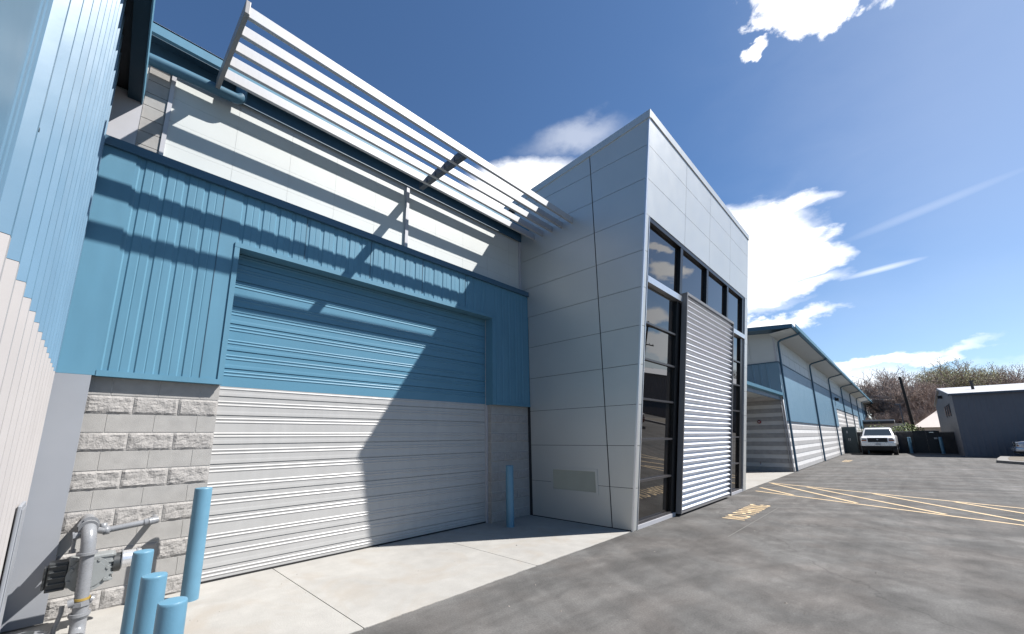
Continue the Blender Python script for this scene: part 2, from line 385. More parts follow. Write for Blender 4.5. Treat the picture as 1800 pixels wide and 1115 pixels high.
# blue cladding
g = MB()
ribbed(g, rib_profile_y(.02, 1.14, BX, start=.06), 2.50, 5.20)
ribbed(g, rib_profile_y(1.14, 6.14, BX, start=1.16), 4.41, 5.20)
ribbed(g, rib_profile_y(6.14, 7.325, BX, start=6.16), 2.47, 5.20)
for y in (.945, 2.04, 3.125, 4.205, 5.29):   # deep panel seams
    g.box(BX+.001, BX+.006, y, y+.006, 4.45 if y > 1.2 else 2.5, 5.19, 1)
clad = part(g, 'metal_cladding', [M['blue'], M['blue_soffit']], bay)
g = MB(); g.box(BX-.08, BX+.012, -.27, .03, 2.44, 5.20); sub(g, 'corner_panel', M['blue'], clad)
g = MB()     # trims: coping, sill, door surround
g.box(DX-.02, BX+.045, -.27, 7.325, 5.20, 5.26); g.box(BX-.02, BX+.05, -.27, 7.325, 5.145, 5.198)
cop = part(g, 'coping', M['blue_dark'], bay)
g = MB()
g.box(WX-.02, BX+.018, .03, 1.135, 2.435, 2.50); g.box(WX-.02, BX+.018, 6.19, 7.325, 2.42, 2.475)
g.box(BX-.02, BX+.016, 1.135, 1.195, 2.435, 4.345)                        # left jamb face
g.box(BX-.02, BX+.018, 1.135, 6.14, 4.345, 4.41)                          # head face
g.box(DX+.02, BX-.021, 1.15, 1.195, 2.45, 4.40); g.box(DX+.02, BX-.021, 1.20, 6.08, 4.347, 4.42)
g.box(DX+.02, BX+.014, 6.082, 6.185, 2.42, 4.345)
part(g, 'door_surround', M['blue'], bay)
g = MB(); g.box(DX-.02, DX+.045, 6.085, 6.115, 0, 4.34); part(g, 'door_track', M['trim_white'], bay)
g = MB(); g.box(DX-.02, DX+.03, 1.193, 1.205, 0, 4.34); part(g, 'door_track', M['trim_white'], bay)
# overhead door: curtain profile in z
def door_curtain(z0, z1, joints, pairs):
    prof = []
    ev = sorted([(z, 'j') for z in joints if z0+.02 < z < z1-.01] + [(z, 'p') for z in pairs if z0+.01 < z < z1-.01])
    prof.append((DX, z0))
    for z, k in ev:
        if k == 'j': prof += [(DX+.001, z-.010), (DX-.014, z-.006), (DX-.014, z+.003), (DX+.003, z+.007), (DX+.002, z+.04), (DX, z+.06)]
        else: prof += [(DX, z-.015), (DX+.006, z-.006), (DX+.006, z+.003), (DX, z+.012)]
    prof.append((DX, z1))
    P = [prof[0]]
    for p in prof[1:]:
        if p[1] > P[-1][1]: P.append(p)
    return P
base_j = []; base_p = []
z = .165
while z < 4.4:
    base_j += [z, z+.252]; base_p += [z-.09, z-.047, z+.135, z+.179, z+.354, z+.393]; z += .630
def curtain(z0, z1):
    g = MB(); P = door_curtain(z0, z1, base_j, base_p)
    vs = []
    for x, zz in P: vs += [(x, 1.2, zz), (x, 6.09, zz)]
    g.add(vs, [(2*i, 2*i+1, 2*i+3, 2*i+2) for i in range(len(P)-1)]); return g
g = MB(); g.box(DX-.06, DX-.03, 1.2, 6.09, 0, 4.42); door = part(g, 'overhead_door', M['dark'], bay)
sub(curtain(2.441, 4.42), 'door_panel', M['blue_door'], door)['label'] = 'upper blue ribbed half of the overhead door'
sub(curtain(.03, 2.439), 'door_panel', M['beige'], door)['label'] = 'lower pale grey ribbed half of the overhead door'
g = MB(); g.box(DX-.03, DX+.006, 1.2, 6.09, 0, .03); sub(g, 'bottom_seal', M['rubber'], door)
# upper wall
g = MB(); g.box(DX-.15, DX-.001, -.3, 7.33, 5.21, 7.3); g.box(DX-.15, DX-.06, 1.15, 6.14, 4.43, 5.2)
uw = part(g, 'upper_wall', M['white'], bay)
g = MB(); ys = [.262, 1.02, 1.77, 2.51, 3.26, 3.875, 4.65, 5.40, 6.15, 6.9, 7.262]
for a, b_ in zip(ys, ys[1:]):
    for k in range(5):
        z0 = 5.25 + k*.35; g.box(DX-.0, DX+.004, a+.0012, b_-.0012, z0+.001, min(z0+.349, 6.925))
sub(g, 'wall_panel', M['white'], uw)
for ya, yb, xo in ((.215, .262, .03), (3.90, 3.965, .045), (7.262, 7.328, .03)):
    g = MB(); g.box(DX-.03, DX+xo, ya, yb, 5.262, 6.928); sub(g, 'vertical_trim', M['trim_white'], uw)
gs = MB(); gm = MB()
for k in range(9): gm.box(DX-.02, DX+.012, -.01, .21, 5.26+k*.1905+.004, 5.26+(k+1)*.1905-.004)
sub(gm, 'block_pier', M['block'], uw)
g = MB(); g.box(DX-.02, DX+.04, -.33, -.015, 5.262, 6.08); sub(g, 'corner_flashing', M['trim_white'], uw)
# eave, gutter, ledger, leader pipe
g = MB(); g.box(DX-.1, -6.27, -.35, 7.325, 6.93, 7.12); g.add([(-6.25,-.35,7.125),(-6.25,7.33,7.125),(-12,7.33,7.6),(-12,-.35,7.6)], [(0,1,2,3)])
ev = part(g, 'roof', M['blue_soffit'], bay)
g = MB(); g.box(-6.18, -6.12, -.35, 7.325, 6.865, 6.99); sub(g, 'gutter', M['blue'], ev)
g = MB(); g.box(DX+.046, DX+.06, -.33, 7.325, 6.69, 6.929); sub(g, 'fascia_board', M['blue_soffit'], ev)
g = MB(); g.tube([(-6.28,-.25,6.56),(-6.28,.3,6.60),(-6.28,.9,6.63)] + arc((-6.28,.9,6.71), (0,0,-1), (0,1,0), .08, 6) + [(-6.28,.98,6.97)], .075, 16); sub(g, 'leader_pipe', M['blue_mid'], ev)
g = MB(); g.box(-12, -6.6, -.3, 7.3, 0, 7.0); part(g, 'core', M['fence'], bay)

# ------------------------------------------------------------------ sunshade
ss = thing('sunshade', 'silver louvred sunshade of five long horizontal blades projecting above the overhead door', 'sunshade', (-6.2, 4, 6.6))
blade = None
for k, xb in enumerate((-4.79, -5.09, -5.38, -5.67, -5.94)):
    g = MB(); g.box(xb-.052, xb, .715, TY-.002, 6.60, 6.75); part(g, 'blade', M['shade'], ss, bevel=.006)
g = MB(); g.box(-6.21, -4.742, .662, .714, 6.585, 6.765); part(g, 'end_bracket', M['shade_end'], ss, bevel=.006)
for a, b_ in ((-4.842,-5.09),(-5.142,-5.38),(-5.432,-5.67),(-5.722,-5.94),(-5.992,-6.2)):
    g = MB(); g.box(b_+.001, a-.001, 4.04, 4.14, 6.607, 6.742); part(g, 'spacer_bracket', M['greybld_trim'], ss)

# ------------------------------------------------------------------ entrance tower
K = (3.83-2.782)/8.36
tw = thing('entrance_tower', 'silver panelled entrance tower with outward leaning glazed front and sloping top', 'building', (-3.83, 7.33, 0))
TE = 14.93
def F(off, y, z): return Vector((-3.83+K*z+off, y, z))
def fbox(g, o0, o1, y0, y1, z0, z1, mi=0): g.box(o0, o1, y0, y1, z0, z1, mi, M=lambda p: F(p.x, p.y, p.z))
g = MB()   # backing core
vs = [(-9,TY+.012,0),(-3.94,TY+.012,0),(-3.93+K*8.2-.02,TY+.012,8.19),(-9,TY+.012,7.6)]
g.prism(vs, (0,TE-TY-.03,0)); part(g, 'core', M['joint'], tw)
JZ = [.0, .765, 1.545, 2.32, 3.09, 3.85, 4.62, 5.365, 6.13, 6.88, 7.60, 8.20]
def top_at(x): return 8.20 + (x+2.80)*.0973          # underside of coping, slopes up to the front
g = MB(); jg = .0045
for z0, z1 in zip(JZ, JZ[1:]):
    a = z0+jg if z0 else .02; b_ = z1-jg
    xe = lambda z: -3.845 + K*z
    for xl, xr in ((-6.22 if z1 < 5.3 else -6.6, -4.257), (-4.235, None)):
        xr0 = xe(a) if xr is None else xr; xr1 = xe(b_) if xr is None else xr
        tl = min(b_, top_at(xl)-.004); tr = min(b_, top_at(xr1)-.004)
        if tl <= a+.02 and tr <= a+.02: continue
        tl = max(tl, a+.001)
        g.prism([(xl,TY,a),(xr0,TY,a),(xr1 if tr == b_ else xr1,TY,tr),(xl,TY,tl)], (0,.012,0))
for xl, xr in ((-9,-6.606),):
    for z0, z1 in zip(JZ[8:], JZ[9:]): g.box(xl, xr, TY, TY+.012, z0+jg, min(z1-jg, top_at(xl)))
sc = part(g, 'side_cladding', M['panel'], tw)
g = MB(); g.box(-4.257, -4.235, TY+.011, TY+.0125, .0, 8.05); sub(g, 'reveal_joint', M['frame'], sc)
g = MB()   # corner trim following the lean
g.box(-.03, .002, TY-.004, TY+.045, 0, 8.19, 0, M=lambda p: F(p.x, p.y, p.z)); sub(g, 'corner_trim', M['silver'], sc)
# coping
g = MB()
def cz(x): return 8.36+(x+2.782)*.0973
g.prism([(-9,TY-.02,cz(-9)-.17),(F(.02,0,8.19).x,TY-.02,8.19),(F(.02,0,8.36).x,TY-.02,8.36),(-9,TY-.02,cz(-9))], (0,.06,0))
g.prism([(-9,TE-.04,cz(-9)-.17),(F(.02,0,8.19).x,TE-.04,8.19),(F(.02,0,8.36).x,TE-.04,8.36),(-9,TE-.04,cz(-9))], (0,.06,0))
fbox(g, -.05, .021, TY+.04, TE-.04, 8.205, 8.36)
part(g, 'coping', M['panel'], tw)
g = MB(); g.quad((-9,TY+.03,cz(-9)-.1),(F(0,0,8.2).x,TY+.03,8.25),(F(0,0,8.2).x,TE-.03,8.25),(-9,TE-.03,cz(-9)-.1)); part(g, 'roof', M['roofw'], tw)
# front panels
g = MB(); YV = [TY+.05, 9.40, 11.12, 12.94, TE]
for z0, z1 in zip(JZ[8:], JZ[9:]):
    for a, b_ in zip(YV, YV[1:]):
        fbox(g, -.02, 0, a+(.006 if a > 8 else 0), b_-.006, z0+jg, z1-jg)
for z0, z1 in zip(JZ[:8], JZ[1:9]):                                       # narrow edge panels beside the glazing
    fbox(g, -.02, 0, TY+.05, TY+.16, z0+jg, z1-jg); fbox(g, -.02, 0, 14.60, TE, z0+jg, z1-jg)
part(g, 'front_cladding', M['panel'], tw)
g = MB(); fbox(g, -.10, .012, TY+.165, TY+.185, .0, 6.12); part(g, 'edge_trim', M['silver'], tw)
g = MB(); fbox(g, -.10, .012, 14.575, 14.595, 0, 6.12); part(g, 'edge_trim', M['silver'], tw)
# glazing
GO = -.085
g = MB()
fbox(g, GO-.06, GO-.012, TY+.19, 14.57, .06, 6.12)
fbox(g, GO-.01, -.01, TY+.19, 14.57, 6.04, 6.125)                         # head
for y in (9.22, 11.0, 12.75, 14.36): fbox(g, GO-.01, -.015, y, y+(.14 if y < 14 else .21), 4.90, 6.04)
for y0, y1 in ((9.12, 9.33), (12.95, 13.03), (14.28, 14.57)): fbox(g, GO-.01, -.03, y0, y1, .08, 4.74)
fbox(g, GO-.01, -.03, 9.33, 12.95, .08, 4.74)
wf = part(g, 'window_frame', M['frame'], tw)
def win(y0, y1, z0, z1):
    g = MB(); fbox(g, GO-.008, GO, y0, y1, z0, z1); part(g, 'window_pane', M['glass'], tw)
for y0, y1 in ((TY+.20, 9.215), (9.365, 10.995), (11.145, 12.745), (12.895, 14.355)): win(y0, y1, 4.90, 6.035)
ZW = [.10, .87, 1.655, 2.445, 3.235, 3.965, 4.74]
for z0, z1 in zip(ZW, ZW[1:]):
    win(TY+.20, 9.115, z0+.02, z1-.02); win(13.035, 14.275, z0+.02, z1-.02)
    if z1 < 4.7:
        for y0, y1 in ((TY+.20, 9.118), (13.032, 14.278)):
            g = MB(); fbox(g, GO-.01, GO+.05, y0, y1, z1-.02, z1+.02); part(g, 'mullion', M['mull'], tw)
for a, b_, c, d in ((TY+.19, 9.335, TY+.20, 9.118), (12.955, 14.57, 13.03, 14.28)):
    g = MB(); fbox(g, -.10, .02, a, b_, 4.755, 4.885); part(g, 'transom', M['silver'], tw)
    g = MB(); fbox(g, -.10, .0, a, b_-.005, .0, .075); part(g, 'sill', M['trim_white'], tw)
    g = MB(); fbox(g, GO, -.02, c, d, .076, .118); part(g, 'bottom_rail', M['mull'], tw)
# corrugated screen
g = MB(); n = 38; z0, z1 = .09, 4.90; pts = []
for i in range(n*12+1):
    z = z0+(z1-z0)*i/(n*12); pts.append((.075+.030*math.sin(i/12*2*math.pi), z))
vs = []
for o, z in pts: vs += [F(o, 9.36, z), F(o, 12.93, z)]
g.add(vs, [(2*i, 2*i+1, 2*i+3, 2*i+2) for i in range(len(pts)-1)], 0, True)
scr = part(g, 'corrugated_screen', M['corr'], tw)
g = MB(); fbox(g, .0, .125, 9.325, 9.358, .05, 4.965); fbox(g, .0, .125, 12.932, 12.96, .05, 4.965); fbox(g, .0, .125, 9.358, 12.932, 4.905, 4.965); fbox(g, .0, .10, 9.358, 12.932, .05, .088)
sub(g, 'screen_frame', M['shade_end'], scr)
g = MB(); fbox(g, -.02, .03, 9.36, 12.93, .04, 4.9); sub(g, 'backing', M['dark'], scr)
# louvre
g = MB(); g.box(-5.66, -4.50, TY-.014, TY-.001, .575, .625); g.box(-5.66, -4.50, TY-.014, TY-.001, 1.03, 1.08)
g.box(-5.66, -5.61, TY-.014, TY-.001, .625, 1.03); g.box(-4.55, -4.50, TY-.014, TY-.001, .625, 1.03)
lv = part(g, 'vent', M['panel'], tw)
g = MB(); g.box(-5.608, -4.552, TY-.003, TY-.001, .627, 1.028)
for k in range(16):
    z = .632+k*.0248; g.add([(-5.607,TY-.011,z),(-4.553,TY-.011,z),(-4.553,TY-.004,z+.019),(-5.607,TY-.004,z+.019)], [(0,1,2,3)])
sub(g, 'louvre', M['louver'], lv)

# ------------------------------------------------------------------ side building at the left
sb = thing('side_building', 'near building at left edge, tall blue sheet wall over beige sheet, dark eave', 'building', (-3.5, -.4, 0))
def side_profile(x0, x1, yb=-.300):
    P = [(x0, yb)]; x = x0+.03
    while x+.305 < x1:
        P += [(x, yb), (x+.034, yb+.036), (x+.064, yb+.036), (x+.085, yb), (x+.160, yb), (x+.166, yb+.004), (x+.182, yb+.004), (x+.190, yb), (x+.232, yb), (x+.238, yb+.004), (x+.254, yb+.004), (x+.262, yb)]
        x += .305
    P.append((x1, yb)); return P
g = MB(); ribbed(g, side_profile(-6.19, -1.62), 2.44, 6.1); cl = part(g, 'upper_cladding', M['blue_side'], sb)
g = MB(); ribbed(g, side_profile(-6.19, -1.62), .03, 2.438); part(g, 'lower_cladding', M['beige_side'], sb)
g = MB(); g.box(-1.62, -1.1, -.34, -.258, .03, 6.1); part(g, 'corner_trim', M['blue_side'], sb)
for k in range(13):
    for zz in (5.15, 4.05, 3.0, 1.85):
        x = -6.16+.305*k+.115; g = MB(); g.cyl((x,-.301,zz+.02*(k%2)),(x,-.289,zz+.02*(k%2)),.010,n=8); sub(g, 'fastener', M['meter_dark'], cl)
g = MB(); g.box(-12, -1.1, -3, -.31, 0, 6.05); part(g, 'core', M['fence'], sb)
g = MB(); g.box(-6.21, BX+.012, -.296, 0.0, 0.02, 2.437); part(g, 'corner_flashing', M['grey_trim'], sb, bevel=.004)
g = MB(); g.box(-6.203, -6.172, -.30, -.262, 2.44, 5.24); g.box(-6.218, -6.19, -.30, -.285, .02, 2.437); part(g, 'edge_trim', M['blue_side'], sb)
# eave: gutter box slightly out of line, soffit behind it
def ez(x): return -.115+(x+5.5)*-.033
g = MB(); x0, x1 = -6.42, -1.0
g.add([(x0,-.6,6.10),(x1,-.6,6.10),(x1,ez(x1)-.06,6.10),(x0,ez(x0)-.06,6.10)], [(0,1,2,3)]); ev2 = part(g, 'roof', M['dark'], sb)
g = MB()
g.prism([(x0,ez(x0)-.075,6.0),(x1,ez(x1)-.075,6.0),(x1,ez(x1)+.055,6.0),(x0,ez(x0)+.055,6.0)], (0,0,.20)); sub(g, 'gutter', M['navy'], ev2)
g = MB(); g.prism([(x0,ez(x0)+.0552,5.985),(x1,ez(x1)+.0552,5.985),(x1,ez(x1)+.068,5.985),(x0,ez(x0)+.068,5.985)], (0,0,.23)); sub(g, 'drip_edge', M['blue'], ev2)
g = MB(); g.box(-12,-1.0,-3,-.15,6.21,6.3); sub(g, 'roof_sheet', M['roofw'], ev2)
# small grey service box against the wall
eb = thing('service_box', 'narrow grey metal service box against the beige sheet wall at the lower left', 'utility box', (-5.1,-.25,0))
g = MB(); g.box(-5.35,-4.95,-.258,-.235,.22,1.25); part(g, 'housing', M['grey_trim'], eb, bevel=.006)
g = MB(); g.box(-5.33,-4.97,-.234,-.228,.25,1.22); part(g, 'lid', M['grey_trim'], eb, bevel=.004)

# ------------------------------------------------------------------ far wing
wing = thing('warehouse_wing', 'long warehouse wing running away, blue ribbed band over striped block base, deep eave', 'building', (-3.9, 23.3, 0))
X0 = -3.90; Y0 = 23.3; YE = 92.0
def band_rows(g1, g2, box, z0, z1, bh=.2):
    r = 0; z = z0
    while z < z1-.02:
        (g1 if r % 2 == 0 else g2).append((box, z, min(z+bh, z1), r)); z += bh; r += 1
g = MB(); gs = MB()
for r in range(12):
    z0 = r*.1965; z1 = z0+.1965
    if r % 2 == 0:
        gs.box(X0-.1, X0+.012, Y0-.002, 46, z0+.004, z1-.004); gs.box(-7.2, X0-.101, Y0-.018, Y0+.1, z0+.004, z1-.004)
    else:
        g.box(X0-.1, X0, Y0, 46, z0+.004, z1-.004); g.box(-7.2, X0-.101, Y0, Y0+.1, z0+.004, z1-.004)
for r in range(12, 20):
    z0 = r*.1965; z1 = min(z0+.1965, 3.90)
    t = gs if r % 2 == 0 else g
    if z0 < 3.9: t.box(X0-.1, X0+(.012 if r%2==0 else 0), 46, 70, z0+.004, z1-.004)
    t.box(-7.2, X0-.101, Y0-(.018 if r%2==0 else 0), Y0+.1, z0+.004, z0+.19) if r < 18 else None
for r in range(12):
    z0 = r*.1965; t = gs if r % 2 == 0 else g
    t.box(X0-.1, X0+(.012 if r%2==0 else 0), 46.01, YE, z0+.004, z0+.1925)
gk = MB(); gk.box(X0-.3, X0-.008, Y0+.01, YE-.01, 0, 3.85); gk.box(-7.2, X0-.3, Y0+.008, Y0+.2, 0, 3.5)
bw2 = part(gk, 'block_wall', M['mortar'], wing); sub(g, 'smooth_course', M['wing_block'], bw2); sub(gs, 'split_face_course', M['wing_split'], bw2)
g = MB()
def wing_ribs(y0, y1, z0, z1):
    P = [(X0+.03, y0)]; y = y0+.05
    while y+.3 < y1:
        P += [(X0+.03,y),(X0+.037,y+.02),(X0+.037,y+.07),(X0+.03,y+.09)]; y += .305
    P.append((X0+.03, y1)); ribbed(g, P, z0, z1)
wing_ribs(Y0, 46, 2.36, 5.17); wing_ribs(46, 70, 3.90, 5.17); wing_ribs(70, YE, 2.36, 5.17)
P = [(-7.2, Y0-.03)]; x = -7.15
while x < X0-.3: P += [(x, Y0-.03), (x+.02, Y0-.055), (x+.07, Y0-.055), (x+.09, Y0-.03)]; x += .305
P.append((X0+.03, Y0-.03)); ribbed(g, P, 3.55, 5.17)
part(g, 'metal_cladding', M['wing_blue'], wing)
g = MB(); g.box(X0, X0+.07, Y0-.06, YE, 5.172, 5.215); g.box(-7.2, X0-.001, Y0-.07, Y0, 5.172, 5.215)
g.box(X0, X0+.06, Y0, 46, 2.33, 2.357); g.box(X0, X0+.06, 46, 70, 3.87, 3.897)
part(g, 'trim', M['blue_dark'], wing)
g = MB(); g.box(X0-.2, X0-.01, Y0+.002, YE, 5.215, 6.45); g.box(-7.2, X0-.2, Y0+.004, Y0+.1, 5.215, 6.95)
up = part(g, 'upper_wall', M['white'], wing)
g = MB(); y = Y0+.01
while y < YE:
    y2 = min(y+1.6, YE); g.box(X0-.009, X0+.01, y+.02, y2-.02, 5.22, 5.80); g.box(X0-.009, X0+.01, y+.02, y2-.02, 5.82, 6.42); y = y2
x = -7.2
while x < X0-.05:
    x2 = min(x+1.1, X0-.02); g.box(x+.006, x2-.006, Y0-.012, Y0+.003, 5.22, 6.9); x = x2
sub(g, 'wall_panel', M['white'], up)
g = MB(); g.box(X0-.06, X0+.02, Y0-.03, Y0-.0125, 5.2, 6.9); sub(g, 'vertical_trim', M['trim_white'], up)
# roof slab rising to the back, soffit, fascia, gutter
EX = -2.95; sl = -.085
def rz(x, base): return base + (x-EX)*sl
g = MB(); g.prism([(EX,Y0-1.0,6.56),(EX,Y0-1.0,6.74),(-9,Y0-1.0,rz(-9,6.74)),(-9,Y0-1.0,rz(-9,6.56))], (0,YE-Y0+1.6,0)); rf = part(g, 'roof', M['blue_dark'], wing)
g = MB(); g.prism([(EX-.06,Y0-.95,6.545),(X0-.005,Y0-.95,6.43),(X0-.005,YE+.4,6.43),(EX-.06,YE+.4,6.545)], (0,0,.01)); sub(g, 'soffit', M['white'], rf)
g = MB(); g.prism([(EX,Y0-1,6.54),(EX+.13,Y0-1,6.54),(EX+.15,Y0-1,6.70),(EX+.13,Y0-1,6.70),(EX+.11,Y0-1,6.56),(EX,Y0-1,6.56)], (0,YE-Y0+1.5,0)); sub(g, 'gutter', M['blue'], rf)
ds = None
for y in (23.62, 33.3, 42.9, 52.4, 61.9, 71.3, 80.8, 90.2):
    g = MB(); g.tube([(EX+.06,y,6.55),(EX+.05,y,6.50),(EX-.05,y,6.46),(X0+.22,y,6.30),(X0+.12,y,6.22),(X0+.10,y,6.08),(X0+.10,y,3),(X0+.10,y,.02)], .05, 10)
    part(g, 'downspout', M['blue_dark'], wing)
g = MB(); g.box(X0+.05, X0+.30, 45.9, 46.25, 4.55, 4.78); g.box(X0+.02, X0+.12, 45.98, 46.15, 4.78, 4.86); part(g, 'wall_light', M['dark'], wing)
# canopy between tower and wing
g = MB(); g.box(-6.6, -3.98, 14.95, 23.25, 3.52, 3.62); cn = part(g, 'canopy', M['white'], wing)
g = MB(); g.prism([(-3.98,14.95,3.50),(-3.84,14.95,3.54),(-3.82,14.95,3.66),(-3.98,14.95,3.66)], (0,8.3,0)); sub(g, 'gutter', M['blue'], cn)
g = MB(); g.box(-4.02,-3.982,14.95,23.25,3.34,3.50); sub(g, 'fascia', M['blue_dark'], cn)
g = MB(); g.box(-4.45,-4.3,14.95,15.5,5.95,6.07); part(g, 'beam_end', M['silver'], wing)
g = MB(); g.box(-9,-6.6,14.95,23.3,0,7); part(g, 'recess_wall', M['block'], wing)
# white corner conduits and bell
g = MB(); g.cyl((X0+.02,Y0-.06,.02),(X0+.02,Y0-.06,3.35),.022,n=8); g.cyl((X0-.07,Y0-.05,.02),(X0-.07,Y0-.05,3.3),.018,n=8); part(g, 'conduit', M['trim_white'], wing)
al = thing('fire_bell', 'small round red fire bell on the shaded block wall', 'alarm bell', (-4.99, 23.22, 2.33))
g = MB(); g.cyl((0,.05,0),(0,.0,0),.085,.085,n=20); g.cyl((0,0,0),(0,-.04,0),.085,.04,n=20); g.build('dome', M['redbell'], al)
g = MB(); g.cyl((0,-.0405,0),(0,-.06,0),.035,n=12); g.build('striker_cap', M['trim_white'], al)
hb = thing('hose_tap', 'small hose tap low on the shaded block wall', 'tap', (-5.16, 23.25, .35))
g = MB(); g.tube([(0,0.03,0),(0,-.06,0),(0,-.10,-.03),(0,-.11,-.07)], .018, 10); g.build('spout', M['chrome'], hb)
g = MB(); g.cyl((0,-.06,.0),(0,-.06,.06),.008,n=8); g.cyl((0,-.06,.055),(0,-.06,.07),.035,n=12); g.build('handle', M['redbell'], hb)

# ------------------------------------------------------------------ bollards
def bollard(x, y, h, r, label, group, lean=0):
    t = thing('bollard', label, 'bollard', (x, y, 0), 0, group); t.rotation_euler = (0, lean, 0)
    g = MB(); n = 32; rings = [(0, r), (h-.012, r), (h-.004, r*.985), (h, r*.94)]
    vs = []
    for z, rr in rings:
        for i in range(n): vs.append((rr*math.cos(2*math.pi*i/n), rr*math.sin(2*math.pi*i/n), z))
    fs = [(k*n+i, k*n+(i+1) % n, (k+1)*n+(i+1) % n, (k+1)*n+i) for k in range(len(rings)-1) for i in range(n)]
    g.add(vs, fs, 0, True); g.build('sleeve', M['blue_bollard'], t)
    g = MB(); c = [(r*.94*math.cos(2*math.pi*i/n), r*.94*math.sin(2*math.pi*i/n), h) for i in range(n)]
    g.add(c + [(0,0,h+.010)], [(i, (i+1) % n, n) for i in range(n)], 0, True); g.build('cap', M['blue_bollard'], t)
    return t
GB = 'blue bollards guarding the door and gas meter'
bollard(-5.93, 1.09, 1.19, .085, 'tall blue bollard beside the left jamb of the overhead door', GB)
bollard(-5.80, 6.14, 1.17, .078, 'blue bollard in shade at the right end of the overhead door', GB)
bollard(-4.05, .435, .955, .059, 'blue bollard closest to the gas meter, partly behind its silver end', GB)
bollard(-3.17, .405, .985, .059, 'middle bollard of the row of three in front of the gas meter', GB)
bollard(-2.66, .425, .970, .059, 'nearest and lowest-looking blue bollard at the bottom edge of the photo', GB)

# ------------------------------------------------------------------ gas meter set
gm_ = thing('gas_meter', 'grey gas meter with pipes and a silver index standing before the block wall', 'gas meter', (-5.8, .2, 0))
def gp(mb, name, m, parent=None, **k): return part(mb, name, m, parent or gm_, **k)
PX = -5.63
g = MB()   # vertical pipe passing in front of the housing
g.tube([(PX,.215,.33),(PX,.20,.72)], .050, 20); gp(g, 'riser_pipe', M['pipe'])
g = MB()
g.tube([(PX,.198,.70),(PX,.195,.80)] + [(PX-.02,.19,.86),(PX-.06,.185,.905),(PX-.12,.18,.93),(PX-.35,.18,.93),(WX-.02,.18,.93)], .054, 20)
up_ = gp(g, 'elbow', M['pipe'])
g = MB(); g.cyl((PX,.198,.700),(PX,.1975,.722),.074,n=24); sub(g, 'collar', M['pipe'], up_)
g = MB(); g.cyl((PX-.08,.18,.92),(PX-.11,.18,.926),.070,n=24); sub(g, 'collar', M['pipe'], up_)
g = MB(); g.cyl((PX-.20,.18,.93),(PX-.23,.18,.93),.078,n=24)
for k in range(6):
    t = k*math.pi/3; g.cyl((PX-.19,.18+.062*math.cos(t),.93+.062*math.sin(t)),(PX-.26,.18+.062*math.cos(t),.93+.062*math.sin(t)),.011,n=8)
sub(g, 'collar', M['pipe'], up_)
g = MB(); g.cyl((PX-.10,.10,.86),(PX-.10,.17,.875),.032,n=16); g.cyl((PX-.10,.085,.857),(PX-.10,.10,.86),.042,n=6); g.cyl((PX-.17,.10,.72),(PX-.17,.10,.86),.014,n=10); g.cyl((PX-.17,.10,.70),(PX-.17,.10,.73),.026,n=6)
sub(g, 'test_plug', M['pipe'], up_)
g = MB()   # bypass line to the wall
OX = -6.08
g.tube([(PX-.17,.20,.90),(OX,.30,.825),(OX,.34,.83),(OX,.66,.865),(OX-.005,.69,.868),(OX-.03,.715,.87),(OX-.08,.72,.872),(WX,.72,.875)], .030, 16); bl = gp(g, 'branch_pipe', M['pipe'])
g = MB(); g.cyl((OX,.30,.826),(OX,.35,.831),.043,n=8); g.cyl((OX-.01,.30,.83),(OX-.01,.30,.90),.03,n=8); sub(g, 'union', M['pipe'], bl)
g = MB(); g.cyl((OX,.62,.861),(OX,.655,.865),.038,n=16); g.cyl((OX,.655,.865),(OX-.01,.735,.872),.041,.036,n=16)
sub(g, 'union', M['pipe'], bl)
# meter housing
g = MB(); HX = -5.79
g.box(HX-.13, HX+.055, .09, .40, .40, .66); body = gp(g, 'housing', M['meter'], bevel=.02)
g = MB()
g.cyl((HX+.04,.235,.50),(HX+.075,.235,.50),.150,n=40); g.cyl((HX+.074,.235,.50),(HX+.085,.235,.50),.118,n=40)
for k in range(8):
    t = k*math.pi/4+.3; g.cyl((HX+.07,.235+.134*math.cos(t),.50+.134*math.sin(t)),(HX+.092,.235+.134*math.cos(t),.50+.134*math.sin(t)),.014,n=6)
sub(g, 'flange', M['meter'], body)
g = MB()
for k in range(5): g.box(HX-.12, HX+.065, .10, .41, .415+k*.055, .430+k*.055)
sub(g, 'cooling_rib', M['meter'], body)
g = MB(); g.box(HX-.11, HX+.045, -.035, .092, .395, .64); g.box(HX-.09, HX+.03, -.06, -.034, .42, .61)
for k in range(5): g.box(HX+.045, HX+.060, -.03, .085, .405+k*.05, .42+k*.05)
sub(g, 'end_cover', M['meter_dark'], body, bevel=.012)
g = MB(); g.cyl((HX-.01,.40,.555),(HX-.01,.455,.555),.085,n=24); gp(g, 'index_neck', M['meter_dark'])
g = MB(); g.cyl((HX-.01,.440,.585),(HX-.01,.448,.585),.062,n=6); g.cyl((HX-.01,.455,.575),(HX-.01,.60,.572),.080,n=28); ix = gp(g, 'index', M['chrome'])
g = MB(); g.cyl((HX-.01,.455,.575),(HX-.01,.463,.575),.092,n=28); sub(g, 'index_ring', M['pipe'], ix)
g = MB(); g.cyl((HX-.01,.565,.572),(HX-.01,.577,.572),.088,n=28); sub(g, 'index_ring', M['pipe'], ix)
g = MB(); g.cyl((HX-.01,.58,.574),(HX-.01,.645,.574),.060,n=28); g.cyl((HX-.01,.646,.574),(HX-.01,.65,.574),.045,n=20); sub(g, 'index_cap', M['chrome'], ix)
